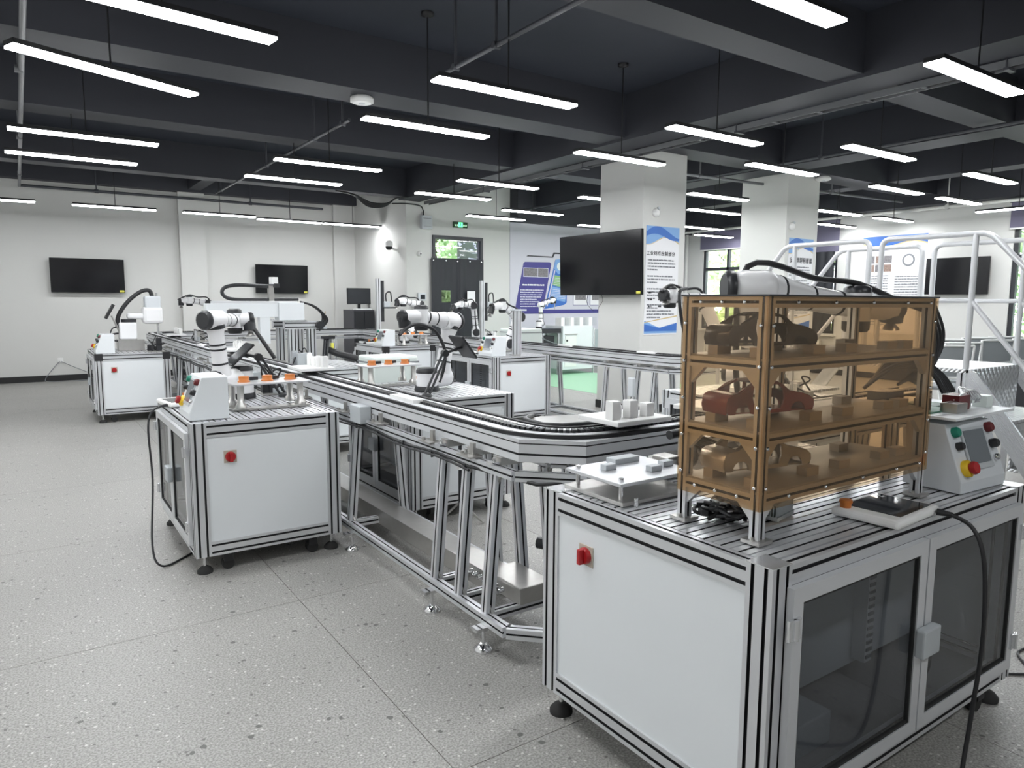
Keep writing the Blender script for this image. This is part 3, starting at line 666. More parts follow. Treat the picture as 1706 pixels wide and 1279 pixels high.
# supporting tubes, legs, base rails and feet
def tubepath(off):
    o = []
    for i in range(len(P)):
        t0 = (P[i]-P[i-1]).normalized() if i > 0 else (P[1]-P[0]).normalized(); t1 = (P[i+1]-P[i]).normalized() if i < len(P)-1 else t0
        n0 = Vector((t0.y, -t0.x)); n1 = Vector((t1.y, -t1.x)); nn = n0+n1; nn = nn/(nn.length_squared/2); o.append(P[i]+nn*off)
    return o
for off, zt, w, h, nm in ((-.135, .785, .04, .04, 'support_rail'), (.135, .785, .04, .04, 'support_rail'), (-.19, .135, .045, .045, 'base_rail'), (.19, .135, .045, .045, 'base_rail')):
    q = tubepath(off)
    for i in range(len(q)-1):
        b = MB(); b.prof((q[i].x, q[i].y, zt), (q[i+1].x, q[i+1].y, zt), w, h, 1, 1, sw=.008); b.build(nm, ['aluminium', 'slot_black'], cv)
legY = [2.72, 2.95, 4.04, 5.35, 6.45, 7.6, 8.8, 10.0, 11.2, 12.4]
def leg(p0, p1, upv):
    b = MB(); b.prof(p0, p1, .045, .045, 1, 1, upv, .009); b.build('leg', ['aluminium', 'slot_black'], cv)
def frame_at(c, d):
    """c centre (x,y), d unit normal across"""
    for s in (-1, 1):
        bx, by = c[0]+d[0]*s*.178, c[1]+d[1]*s*.178; tx, ty = c[0]+d[0]*s*.128, c[1]+d[1]*s*.128
        leg((bx, by, .155), (tx, ty, .765), (-d[1], d[0], 0))
        b = MB()
        for q in (-1, 1):
            e = V(-d[1], d[0], 0)*q*.045
            b.poly([(tx, ty, .765), V(tx, ty, .765)+e, (tx, ty, .70)], V(d[0], d[1], 0)*s*.012)
            b.poly([(bx, by, .158), V(bx, by, .158)+e*.8, (bx, by, .21)], V(d[0], d[1], 0)*s*-.012)
        b.build('gusset', 'brushed_steel', cv)
    b = MB(); b.prof((c[0]-d[0]*.17, c[1]-d[1]*.17, .135), (c[0]+d[0]*.17, c[1]+d[1]*.17, .135), .04, .04, 1, 1); b.build('cross_bar', ['aluminium', 'slot_black'], cv)
    b = MB(); b.box(c[0]-.13 if abs(d[0]) > .5 else c[0]-.03, c[1]-.13 if abs(d[1]) > .5 else c[1]-.03, .803, c[0]+.13 if abs(d[0]) > .5 else c[0]+.03, c[1]+.13 if abs(d[1]) > .5 else c[1]+.03, .838); b.build('saddle_plate', 'brushed_steel', cv)
    b = MB()
    for s in (-1, 1):
        cx, cy = c[0]+d[0]*s*.145, c[1]+d[1]*s*.145
        b = MB(); b.cbox((cx, cy, .815), (.05, .05, .012)); b.cyl((cx, cy, .81), (cx, cy, .835), .008, n=6); b.build('clamp', 'chrome', cv)
def foot_at(x, y):
    b = MB(); b.box(x-.05, y-.025, .098, x+.05, y+.025, .112); b.cyl((x, y, .03), (x, y, .10), .008, n=8); b.lathe((x, y, 0), (0, 0, 1), [(.042, 0), (.042, .012), (.016, .032)], 14); b.build('levelling_foot', 'chrome', cv)
for y in legY: frame_at((XL, y), (1, 0))
for y in (5.25, 5.5, 6.0, 7.2, 8.6, 10.0, 11.4, 12.7): frame_at((XR, y), (1, 0))
for x in (2.4, 3.4, 4.4): frame_at((x, YN), (0, 1))
for x in (2.3, 3.2, 4.1, 4.9): frame_at((x, YF), (0, 1))
frame_at((XL, 2.70-.215), (1, 0))
for y in (2.46, 2.93, 3.95, 6.4, 8.8, 11.2): foot_at(XL-.215, y); foot_at(XL+.2, y)
for y in (5.3, 6.6, 8.5, 12.6): foot_at(XR-.2, y); foot_at(XR+.2, y)
for x in (2.5, 4.5): foot_at(x, YN-.2); foot_at(x, YN+.2)
# wiring trough with clear lid between the base rails, and cable runs
b = MB(); b.box(XL-.01, 2.75, .11, XL+.13, 12.3, .205); b.build('wiring_trough', 'brushed_steel', cv)
b = MB(); b.box(XL-.03, 2.45, .158, XL+.15, 2.74, .235); b.build('trough_box', 'brushed_steel', cv, .004)
for i in range(7): b = MB(); b.lathe((XL-.045, 2.56+i*.045, .20), (-1, 0, 0), [(.012, 0), (.012, .02), (.006, .03)], 10); b.build('cable_gland', 'chrome', cv)
b = MB()
ln = [(XL-.155-.0, y, .762+.008*math.sin(y*7)) for y in [2.66+.15*i for i in range(62)]]
b.tube(ln, .008, 6); b.tube([(p[0]-.012, p[1], p[2]-.012) for p in ln], .006, 6)
b.tube([(XL-.16, 2.66, .765), (XL-.10, 2.24, .765), (1.9, 2.11, .765), (2.4, 2.11, .765)], .008, 6); b.build('cable_run', 'plastic_black', cv)
b = MB()
for i in range(30): b.cbox((XL-.16, 2.7+.32*i, .755), (.012, .006, .03))
b.build('cable_tie', 'robot_black', cv)
for (y, z) in ((3.85, .84), (6.2, .84)):
    b = MB(); b.box(XL-.19, y, z-.06, XL-.12, y+.16, z+.045); b.build('sensor_box', 'box_grey', cv, .006)
for y in (2.62, 3.0, 3.62, 4.15, 4.9, 5.7, 7.0, 8.2):
    b = MB(); b.box(XL-.185, y, .808, XL-.115, y+.12, .816); b.box(XL-.15, y+.03, .816, XL-.135, y+.06, .87); b.cyl((XL-.17, y+.09, .816), (XL-.17, y+.09, .83), .01, n=8); b.build('sensor_bracket', 'brushed_steel', cv)
# drive unit under the belt corner
b = MB(); b.cyl((2.02, 2.36, .60), (2.02, 2.36, .83), .05, n=16); b.cyl((2.02, 2.36, .56), (2.02, 2.36, .60), .062, n=16); b.build('drive_motor', 'robot_black', cv)
b = MB(); b.prof((2.12, 2.16, .16), (2.12, 2.16, .78), .045, .045, 1, 1, (0, 1, 0)); b.build('leg', ['aluminium', 'slot_black'], cv)
# corner cover plate inside the belt bend
b = MB(); q = [Vector((2.20, 2.88)), Vector((1.93, 2.88))] + corner((1.90, 2.45), (0, -1), (1, 0), .12, 5) + [Vector((2.38, 2.47)), Vector((2.38, 2.7))]
b.poly([(p.x, p.y, .90) for p in [Vector((2.05, 2.80)), Vector((1.94, 2.72)), Vector((1.92, 2.55)), Vector((1.98, 2.48)), Vector((2.12, 2.46)), Vector((2.32, 2.50)), Vector((2.36, 2.62)), Vector((2.25, 2.76))]], (0, 0, .03)); b.build('corner_plate', ['brushed_steel'], cv, .004)
b = MB(); b.tube([(2.05, 2.80, .94), (1.94, 2.72, .94), (1.92, 2.55, .94), (1.98, 2.48, .94), (2.12, 2.46, .94), (2.32, 2.50, .94)], .012, 6); b.build('corner_rim', 'robot_black', cv)
b = MB(); b.prof((2.1, 2.5, .16), (2.1, 2.62, .90), .04, .04, 1, 1, (0, 1, 0)); b.build('plate_post', ['aluminium', 'slot_black'], cv)
# vacuum hoses and corrugated cable near the floor by the bend
b = MB(); b.tube(spline([(2.55, 2.95, .02), (2.3, 2.9, .06), (2.2, 2.75, .2), (2.15, 2.6, .33), (2.3, 2.5, .36), (2.5, 2.4, .30)]), .016, 8); b.build('loose_cable', 'robot_black', cv)
b = MB(); b.cyl((2.28, 2.40, .28), (2.28, 2.30, .40), .045, n=14); b.cyl((2.2, 2.45, .3), (2.05, 2.75, .30), .03, n=12); b.build('hose_connector', 'robot_black', cv)
# ---- pallets with white blocks on the belt
wb = [MB().box(-.03, -.03, 0, .03, .03, .075).mesh('white_block', 'white_plastic'), None]
bb = MB(); bb.lathe((0, 0, 0), (0, 0, 1), [(.028, 0), (.028, .07), (.018, .085)], 12); wb[1] = bb.mesh('white_block', 'white_plastic')
def pallet(x, y, z, rz, label, n=6):
    t = thing('pallet', label, 'pallet', (x, y, z), rz, group='pallets on the conveyor')
    b = MB(); b.box(-.16, -.13, 0, .16, .13, .022); b.build('pallet_plate', 'white_plastic', t, .004)
    b = MB(); b.box(-.08, -.07, -.018, .08, .07, 0); b.build('pallet_foot', 'robot_black', t)
    rn = random.Random(int(x*100+y*10))
    for i in range(n):
        o = link('carrier_block', wb[i % 2], t); o.location = (-.125+.05*(i % 6), -.06+.12*(i//6)+.03*(i % 2), .022); o.scale = (.75, .75, rn.uniform(.7, 1.15))
pallet(2.16, 2.265, .980, 0, 'white pallet with round white blocks on the near belt bend', 5)
pallet(2.78, 2.29, .980, .2, 'white pallet with tall white blocks next to the brown display box', 6)
pallet(XL, 5.25, .980, 1.57, 'white pallet with a row of white blocks beside the front left station', 6)
pallet(XL, 7.6, .980, 1.57, 'white pallet with white blocks halfway along the left belt', 6)
pallet(XL+.02, 11.3, .980, 1.57, 'white pallet with blocks at the far end of the left belt', 6)
# ================================================================ CABINET STATIONS
T, ZB = .84, .10
def cabinet(label, loc, X, Y, panel, doors, slat_axis, sw, group=None, pw=.08):
    t = thing('workstation_cabinet', label, 'cabinet', (loc[0], loc[1], 0), group=group)
    AL = ['aluminium', 'slot_black']
    def face(f):
        if f == 'y0': return X, (lambda a, d, z: V(a, d, z))
        if f == 'y1': return X, (lambda a, d, z: V(a, Y-d, z))
        if f == 'x0': return Y, (lambda a, d, z: V(d, a, z))
        return Y, (lambda a, d, z: V(X-d, a, z))
    def fbox(b, f, a0, d0, z0, a1, d1, z1, m=0):
        _, g = face(f); p = g(a0, d0, z0); q = g(a1, d1, z1)
        b.box(min(p.x, q.x), min(p.y, q.y), z0, max(p.x, q.x), max(p.y, q.y), z1, m)
    h = pw/2
    for x in (h, X-h):
        for y in (h, Y-h):
            b = MB(); b.prof((x, y, ZB), (x, y, T), pw, pw, 2, 2, (0, 1, 0), .011); b.build('post', AL, t)
    for z in (ZB+.04, T-.04):
        for y in (.02, Y-.02): b = MB(); b.prof((pw, y, z), (X-pw, y, z), .04, .08, 1, 2, (0, 0, 1), .011); b.build('rail', AL, t)
        for x in (.02, X-.02): b = MB(); b.prof((x, pw, z), (x, Y-pw, z), .04, .08, 1, 2, (0, 0, 1), .011); b.build('rail', AL, t)
    for f in ('y0', 'y1', 'x0', 'x1'):
        L, g = face(f)
        if f != doors:
            b = MB(); fbox(b, f, pw-.004, .006, ZB+.076, L-pw+.004, .012, T-.076); b.build('panel', 'panel_white', t)
            continue
        mid = L/2; gap = .004
        for (a0, a1, hs) in ((pw-.02, mid-gap, 0), (mid+gap, L-pw+.02, 1)):
            b = MB(); fw = .042; z0, z1 = ZB+.06, T-.055
            fbox(b, f, a0, -.022, z0, a0+fw, -.001, z1); fbox(b, f, a1-fw, -.022, z0, a1, -.001, z1)
            fbox(b, f, a0+fw, -.022, z0, a1-fw, -.001, z0+fw); fbox(b, f, a0+fw, -.022, z1-fw, a1-fw, -.001, z1)
            dr = b.build('door', 'rail_silver', t)
            b = MB(); e = .004
            for (p0, q0, p1, q1) in ((a0+fw, z0+fw, a0+fw+.008, z1-fw), (a1-fw-.008, z0+fw, a1-fw, z1-fw), (a0+fw, z0+fw, a1-fw, z0+fw+.008), (a0+fw, z1-fw-.008, a1-fw, z1-fw)):
                fbox(b, f, p0, -.018, q0, p1, -.006, q1)
            b.build('gasket', 'rubber', dr)
            b = MB(); fbox(b, f, a0+fw, -.013, z0+fw, a1-fw, -.009, z1-fw); b.build('pane', 'acrylic_smoke', dr)
            ah = a0 if hs == 0 else a1
            for zz in (z0+.08, z1-.13):
                b = MB(); fbox(b, f, ah-.025, -.030, zz, ah+.025, -.022, zz+.055)
                c0 = g(ah, -.032, zz); c1 = g(ah, -.032, zz+.055); b.cyl(c0, c1, .007, n=8); b.build('hinge', 'bright_aluminium', dr)
            ag = a1-.034 if hs == 0 else a0+.004
            b = MB(); fbox(b, f, ag-.014, -.052, .42, ag+.044, -.022, .51); b.build('latch', 'box_grey', dr, .006)
    # slotted top
    if slat_axis == 'x':
        n = int((Y-.10)/.058); p = (Y-.09)/n
        me = MB(); me.prof((0, 0, 0), (X-.09, 0, 0), p-.006, .022, 1, 0, (0, 0, 1), .008, .006); me = me.mesh('slat', ['aluminium', 'slot_black'])
        for i in range(n): o = link('slat', me, t); o.location = (.045, .045+p*(i+.5), T-.011)
    else:
        n = int((X-.10)/.058); p = (X-.09)/n
        me = MB(); me.prof((0, 0, 0), (0, Y-.09, 0), p-.006, .022, 1, 0, (0, 0, 1), .008, .006); me = me.mesh('slat', ['aluminium', 'slot_black'])
        for i in range(n): o = link('slat', me, t); o.location = (.045+p*(i+.5), .045, T-.011)
    b = MB(); b.box(.04, .04, T-.035, X-.04, Y-.04, T-.021); b.build('top_deck', 'slot_black', t)
    b = MB(); b.box(.04, .04, ZB+.02, X-.04, Y-.04, ZB+.035); b.build('bottom_board', 'shelf_grey', t)
    # rotary isolator on the white panel
    L, g = face(panel); a, z = sw
    b = MB(); fbox(b, panel, a-.034, .002, z-.034, a+.034, .006, z+.034); pl = b.build('isolator_plate', 'plate_tan', t)
    b = MB(); b.lathe(g(a, .002, z), g(0, -1, 0)-g(0, 0, 0), [(.028, 0), (.028, .012), (.024, .016)], 16); kn = b.build('isolator_knob', 'red', pl)
    b = MB(); fbox(b, panel, a-.008, -.032, z-.026, a+.008, -.014, z+.026); b.build('isolator_grip', 'red', pl, .003)
    # feet and castors
    for x in (.05, X-.05):
        for y in (.05, Y-.05):
            b = MB(); b.cyl((x, y, .02), (x, y, ZB), .008, n=8); ft = b.build('foot_stem', 'chrome', t)
            b = MB(); b.lathe((x, y, 0), (0, 0, 1), [(.042, 0), (.042, .014), (.028, .03), (.014, .038)], 16); b.build('foot_pad', 'rubber', ft)
            cx = x+(.12 if x < X/2 else -.12); b = MB(); b.box(cx-.045, y-.035, ZB-.012, cx+.045, y+.035, ZB); b.box(cx-.025, y-.03, ZB-.05, cx+.025, y+.03, ZB-.012); cs = b.build('castor', 'plastic_black', t)
            b = MB(); b.cyl((cx, y-.02, .034), (cx, y+.02, .034), .034, n=14); b.build('castor_wheel', 'rubber', cs)
    # mounting gear inside, seen through the doors
    L, g = face(doors)
    b = MB(); fbox(b, doors, .12, .30, .19, L-.12, .31, .74); b.build('mounting_plate', 'panel_grey', t)
    for a in (L*.30, L*.62):
        b = MB(); fbox(b, doors, a, .25, .21, a+.045, .30, .72); 
        for k in range(18): fbox(b, doors, a+.004, .246, .225+k*.027, a+.041, .25, .237+k*.027, 1)
        b.build('cable_duct', ['panel_white', 'print_grey'], t)
    b = MB(); fbox(b, doors, .14, .27, .33, L*.29, .30, .37); fbox(b, doors, .14, .27, .55, L*.29, .30, .59); b.build('mounting_rail', 'bright_aluminium', t)
    b = MB(); fbox(b, doors, .16, .12, .136, L*.34, .32, .24); b.build('power_supply', 'box_grey', t, .005)
    b = MB(); c = [g(L*.7+.06*math.sin(i*.8), .12+.05*math.cos(i*.5), .72-.58*i/10) for i in range(11)]; b.tube(spline(c, 3), .006, 6); b.build('inner_cable', 'plastic_black', t)
    return t
def caps(t, X, Y):
    for x in (0, X-.08):
        for y in (0, Y-.08):
            b = MB(); b.box(x-.003, y-.003, T-.082, x+.083, y+.083, T+.003); b.build('corner_cap', 'plastic_black', t)
GS = 'aluminium workstation cabinets'
CX, CY = .82, 1.12
N_ = cabinet('large white and aluminium cabinet in the right foreground under the brown display box', (1.487, 1.02), 1.50, .94, 'x0', 'y0', 'x', (.711, .661), GS)
for x in (.0, 1.42):
    for y in (0., .86): b = MB(); b.box(x, y, T, x+.08, y+.08, T+.003); b.build('corner_plate', 'bright_aluminium', N_)
M_ = cabinet('white cabinet with glass side doors in the left foreground carrying the left robot', (.685, 4.015), CX, CY, 'y0', 'x0', 'y', (.197, .645), GS)
def place(x, y, label, cap=False):
    t = dup(M_, (x, y, 0), label=label)
    if cap: caps(t, CX, CY)
    return t
place(.655, 9.80, 'white cabinet at the far left carrying the hose-fed SCARA robot', True)
place(2.06, 4.17, 'white cabinet behind the belt in the centre carrying the bent white robot')
place(2.05, 6.62, 'white cabinet under the gantry behind the belt', True)
place(4.515, 6.93, 'white cabinet at centre right beside the right conveyor run')
place(4.20, 9.35, 'white cabinet at the back centre with its doors facing left', True)
place(5.84, 9.45, 'white cabinet at the back right of the right conveyor run below the door curtain')
place(2.05, 11.85, 'farthest white cabinet behind the gantry near the back wall', True)
place(3.95, 2.62, 'white cabinet hidden behind the brown display box')
# ================================================================ ROBOT ARMS
def cobot(label, B, S, E, F, Wp, Tp, k=1.0, cable=True, tool='cup', thin=1.0):
    B, S, E, F, Wp, Tp = [Vector(p) for p in (B, S, E, F, Wp, Tp)]; B.z += .004
    t = thing('robot_arm', label, 'robot', B); o = B; S, E, F, Wp, Tp = S-o, E-o, F-o, Wp-o, Tp-o
    sd = V(S.x, S.y, 0); sd = sd.normalized() if sd.length > 1e-4 else V(1, 0, 0)
    b = MB(); b.lathe((0, 0, 0), (0, 0, 1), [(.085*k, 0), (.085*k, .012), (.078*k, .035)]); b.build('base_flange', 'robot_black', t)
    ht = max(S.z+.045*k, .10)
    b = MB(); b.cyl((0, 0, .035), (0, 0, ht), .072*k, n=20); bs = b.build('base_body', 'robot_white', t, .004)
    b = MB(); b.lathe((0, 0, ht), (0, 0, 1), [(.073*k, 0), (.072*k, .02*k), (.06*k, .035*k)]); b.build('base_cap', 'robot_black', bs)
    b = MB(); b.lathe(V(0, 0, S.z), sd, [(.055*k, .04*k), (.064*k, .07*k), (.066*k, (V(S.x, S.y, 0)).length+.055*k)]); sh = b.build('shoulder', 'robot_white', t)
    b = MB(); b.lathe(V(0, 0, S.z), sd, [(.067*k, V(S.x, S.y, 0).length+.055*k), (.066*k, V(S.x, S.y, 0).length+.075*k), (.05*k, V(S.x, S.y, 0).length+.09*k)]); b.build('joint_cap', 'robot_black', sh)
    r1 = .050*k*thin
    b = MB(); d = (E-S); L = d.length; dn = d.normalized(); b.lathe(S, dn, [(r1*1.25, .03), (r1*1.18, .07*k), (r1, .10*k), (r1, L-.09*k), (r1*1.2, L-.05*k), (r1*1.2, L-.02)]); la = b.build('lower_arm', 'robot_white', t)
    for f in (.28, .52, .60):
        b = MB(); b.cyl(S+dn*(L*f-.006), S+dn*(L*f+.006), r1*1.03, n=18); b.build('joint_ring', 'robot_black', la)
    b = MB(); b.cyl(S+dn*(L-.055*k), S+dn*(L-.03*k), r1*1.27, n=18); b.build('joint_ring', 'robot_black', la)
    ax = sd if abs(dn.dot(sd)) < .8 else V(-sd.y, sd.x, 0)
    b = MB(); b.lathe(E-ax*.075*k, ax, [(.05*k, 0), (.062*k, .015), (.064*k, .05*k), (.064*k, .10*k), (.058*k, .135*k), (.045*k, .15*k)]); el = b.build('elbow', 'robot_white', t)
    b = MB(); b.lathe(E+ax*.072*k, ax, [(.064*k, 0), (.064*k, .018*k), (.05*k, .03*k)]); b.build('joint_cap', 'robot_black', el)
    d = F-E; L = d.length; dn = d.normalized() if L > 1e-4 else sd; r2 = .044*k*thin
    b = MB(); b.lathe(E, dn, [(r2*1.45, 0), (r2*1.4, L*.22), (r2*1.05, L*.5), (r2, L*.8), (r2, L)]); fa = b.build('forearm', 'robot_white', t)
    for f in (.22, .52, .8):
        b = MB(); rr = r2*(1.42 if f < .3 else 1.07); b.cyl(E+dn*(L*f-.005), E+dn*(L*f+.005), rr, n=18); b.build('joint_ring', 'robot_black', fa)
    va = V(0, 0, 1) if abs(dn.z) < .7 else ax
    b = MB(); b.cyl(F-va*.055*k, F+va*.05*k, r2*1.12, n=18); w1 = b.build('wrist', 'robot_white', t)
    b = MB(); b.lathe(F+va*.05*k, va, [(r2*1.13, 0), (r2*1.12, .018*k), (r2*.8, .028*k)]); b.build('joint_cap', 'robot_black', w1); b = MB(); b.lathe(F-va*.055*k, -va, [(r2*1.13, 0), (r2*1.12, .03*k), (r2*.9, .04*k)]); b.build('joint_cap', 'robot_black', w1)
    d2 = Wp-F; L2 = d2.length; dn2 = d2.normalized()
    b = MB(); b.cyl(F+dn2*.03*k, Wp, r2*1.05, n=18); w2 = b.build('wrist', 'robot_white', t)
    b = MB(); b.lathe(Wp, dn2, [(r2*1.1, 0), (r2*1.1, .022*k), (r2*.85, .034*k)]); b.build('joint_cap', 'robot_black', w2)
    d3 = (Tp-Wp); dn3 = d3.normalized()
    b = MB(); b.cyl(Wp, Wp+dn3*min(.09*k, d3.length*.8), r2*.95, n=16); b.build('flange', 'robot_black', t)
    tl = MB(); tl.cyl(Wp+dn3*.05*k, Tp, .012*k, n=8); 
    if tool == 'cup': tl.lathe(Tp, dn3, [(.012*k, -.01), (.03*k, .01), (.034*k, .018)], 12)
    else:
        q = dn3.orthogonal().normalized()
        for s in (-1, 1): tl.cbox(Tp+q*s*.02*k, (.012, .012, .06*k))
    tl.build('gripper', 'brushed_steel', t)
    if cable:
        q = V(-dn.y, dn.x, 0)*.0; u_ = V(0, 0, 1)
        pts = [S-sd*.0+V(0, 0, .02)+sd*.07*k, S*.5+E*.5+sd*.075*k, E+u_*.075*k+sd*.02*k, E*.4+F*.6+u_*.075*k, F+u_*.085*k, Wp+u_*.02+dn2*.05*k]
        b = MB(); b.tube(spline(pts), .011*k, 8); b.build('hose', 'plastic_black', t)
    return t
rb = cobot('white and black robot arm on the front left cabinet with its elbow raised', (1.18, 4.93, T), (1.03, 4.82, .985), (.985, 4.78, 1.372), (1.185, 5.10, 1.362), (1.275, 5.09, 1.368), (1.28, 5.07, 1.27), .98, cable=False)
b = MB(); o = rb.location; b.tube(spline([V(1.275, 5.09, 1.35)-o, V(1.32, 5.02, 1.26)-o, V(1.38, 4.95, 1.14)-o, V(1.40, 4.93, 1.10)-o]), .014); b.build('hose', 'plastic_black', rb)
rc = cobot('white robot arm bent over the belt on the centre cabinet with a black hose', (2.41, 4.62, T), (2.575, 4.70, .925), (2.66, 4.71, 1.345), (2.40, 4.68, 1.385), (2.25, 4.66, 1.385), (2.26, 4.66, 1.29), 1.08, cable=False)
o = rc.location
b = MB(); b.tube(spline([V(2.16, 4.55, 1.26)-o, V(2.24, 4.58, 1.31)-o, V(2.34, 4.60, 1.33)-o, V(2.48, 4.62, 1.28)-o, V(2.55, 4.60, 1.14)-o, V(2.54, 4.60, 1.0)-o, V(2.50, 4.60, .90)-o]), .013); b.build('hose', 'plastic_black', rc)
cobot('white robot arm reaching left behind the grey post on the centre right cabinet', (5.02, 7.62, T), (5.06, 7.5, .96), (5.19, 7.45, 1.30), (4.94, 7.42, 1.445), (4.78, 7.40, 1.43), (4.74, 7.40, 1.33), .95)
cobot('small white robot arm on the back centre cabinet', (4.88, 10.1, T), (4.96, 10.0, .98), (5.04, 9.95, 1.44), (4.78, 9.92, 1.50), (4.68, 9.90, 1.49), (4.66, 9.90, 1.40), .95)
cobot('small grey white robot arm in front of the black door curtain', (6.25, 10.2, T), (6.2, 10.1, .98), (6.12, 10.05, 1.43), (5.86, 10.03, 1.45), (5.72, 10.0, 1.41), (5.68, 10.0, 1.34), .95)
cobot('farthest robot arm, black and silver, reaching left below the back wall', (2.5, 12.3, T), (2.48, 12.2, .98), (2.44, 12.15, 1.44), (2.14, 12.1, 1.49), (2.02, 12.1, 1.48), (2.02, 12.1, 1.39), .95)
cobot('large white robot arm rising behind the brown display box', (2.52, 1.74, T), (2.46, 1.78, .98), (2.34, 1.76, 1.555), (2.84, 1.62, 1.485), (2.99, 1.55, 1.478), (3.0, 1.56, 1.41), 1.10)
rn_ = cobot('white robot arm with a hanging black hose left of the brown display box', (4.35, 3.25, T), (4.28, 3.35, .98), (4.25, 3.62, 1.50), (3.98, 3.72, 1.545), (3.90, 3.70, 1.55), (3.9, 3.69, 1.50), .95)
o = rn_.location; b = MB(); b.tube(spline([V(4.05, 3.62, 1.60)-o, V(3.93, 3.58, 1.57)-o, V(3.93, 3.56, 1.40)-o, V(3.99, 3.55, 1.22)-o, V(4.05, 3.5, 1.10)-o, V(4.0, 3.5, .95)-o]), .013); b.build('hose', 'plastic_black', rn_)
cobot('small white robot arm with gripper standing in front of the purple mural', (8.62, 11.6, .95), (8.66, 11.6, 1.05), (8.66, 11.6, 1.43), (8.95, 11.6, 1.52), (9.02, 11.6, 1.53), (9.02, 11.6, 1.36), .8, tool='claw')
# SCARA robot on the far left cabinet
t = thing('scara_robot', 'white SCARA robot with thick black hose on the far left cabinet', 'robot', (1.10, 10.4, T+.004))
b = MB(); b.box(-.14, -.12, 0, .16, .14, .14); b.build('mounting_block', 'brushed_steel', t)
b = MB(); b.box(-.12, -.11, .14, .08, .11, .36); b.build('base_body', 'robot_white', t, .02)
b = MB(); b.cyl((.0, 0, .36), (.0, 0, .40), .09, n=18); b.build('base_cap', 'robot_black', t)
b = MB(); b.box(-.02, -.07, .40, .36, .07, .48); b.build('upper_arm', 'robot_white', t, .03)
b = MB(); b.box(.16, -.10, .34, .40, .10, .56); b.build('arm_housing', 'robot_white', t, .04)
b = MB(); b.box(.19, -.085, .52, .38, .085, .70); b.build('motor_cover', 'panel_grey', t, .02)
b = MB(); b.cyl((.34, 0, .20), (.34, 0, .74), .014, n=10); b.build('spindle', 'chrome', t)
b = MB(); b.tube(spline([(-.13, 0, .30), (-.11, 0, .45), (.0, 0, .62), (.15, 0, .75), (.26, 0, .77), (.29, 0, .68)]), .026, 10); b.build('hose', 'plastic_black', t)
b = MB(); b.cbox((-.22, -.1, .50), (.03, .14, .2), 0, 0, 0, .5); b.build('monitor_head', 'plastic_black', t)
b = MB(); b.tube([(-.2, -.1, .45), (-.14, -.08, .30), (-.1, -.05, .2)], .012); b.build('monitor_arm', 'brushed_steel', t)
b = MB(); b.tube(spline([(-.12, -.05, .3), (-.2, -.08, .28), (-.24, -.1, .15), (-.26, -.12, .02)]), .008); b.tube(spline([(-.12, .02, .22), (-.2, 0, .2), (-.2, -.05, .14), (-.12, -.06, .12)]), .012); b.build('power_cable', 'plastic_black', t)
# gantry over the left belt
t = thing('gantry', 'white linear gantry with black drag chain standing on the cabinet behind the belt', 'gantry', (2.05, 7.3, T+.004))
for (x, y) in ((.20, -.02), (.20, .38), (.40, -.02), (.40, .38)):
    b = MB(); b.prof((x, y, .012), (x, y, .36), .08, .08, 2, 2, (0, 1, 0), .011); b.build('post', ['aluminium', 'slot_black'], t)
b = MB(); b.box(.12, -.10, 0, .50, .46, .012); b.build('base_plate', 'brushed_steel', t)
for y in (-.02, .38): b = MB(); b.prof((.12, y, .40), (.48, y, .40), .08, .08, 2, 2, (0, 0, 1), .011); b.build('cross_rail', ['aluminium', 'slot_black'], t)
b = MB(); b.box(.10, -.08, .44, .34, .42, .452); b.build('top_plate', 'bright_aluminium', t)
b = MB(); b.box(.06, -.07, .452, .32, .10, .63); b.build('drive_housing', 'panel_white', t, .006)
b = MB(); b.box(-.62, -.05, .485, .06, .08, .62); b.build('beam', 'panel_white', t, .004)
b = MB(); b.box(-.56, -.03, .62, .26, .06, .645); b.build('beam_cover', 'rail_silver', t, .003)
b = MB(); b.box(-.13, -.07, .22, -.03, .02, .485); b.build('lift_axis', 'panel_white', t, .004)
b = MB(); b.tube(spline([(.28, .0, .665), (.0, .0, .66), (-.34, .0, .66), (-.45, .0, .70), (-.44, .0, .77), (-.30, .0, .80), (.02, .0, .79)], 5), .018, 8); b.build('drag_chain', 'robot_black', t)
b = MB(); b.box(-.02, -.03, .645, .03, .03, .80); b.build('chain_post', 'brushed_steel', t)
b = MB(); b.cbox((.03, -.02, .85), (.07, .05, .07), 0, .4); b.build('sensor_head', 'white_plastic', t); b = MB(); b.cbox((.05, -.04, .80), (.05, .05, .04), 0, .2); b.build('sensor_lens', 'robot_black', t)
for k in range(4):
    b = MB(); b.tube(spline([(.30, .0, .64), (.42, -.02*k, .60), (.52, -.02*k, .52), (.52+.02*k, -.02, .44), (.48, -.04, .40-.02*k)]), .009); b.build('cable_loop', 'plastic_black', t)
b = MB(); b.cyl((.47, -.06, .40), (.47, -.11, .40), .04, n=16); b.build('valve_block', 'robot_black', t)
b = MB(); b.cyl((.44, -.25, .016), (.52, -.10, .26), .016, n=8); b.cyl((.47, -.25, .016), (.55, -.10, .26), .016, n=8); b.cbox((.55, -.10, .27), (.13, .07, .03)); b.build('sensor_arm', 'robot_black', t)
t = thing('hose_shell', 'black curved hose sleeve lying on the cabinet next to the gantry', 'hose', (2.70, 7.05, T+.045))
b = MB(); b.tube(spline([(-.10, .15, .10), (-.02, .08, .06), (.08, 0, .03), (.16, -.06, .0)]), .035, 10); b.build('sleeve', 'plastic_black', t); b = MB(); b.cbox((-.06, .14, .14), (.03, .02, .06)); b.build('yellow_label', 'label_yellow', t)
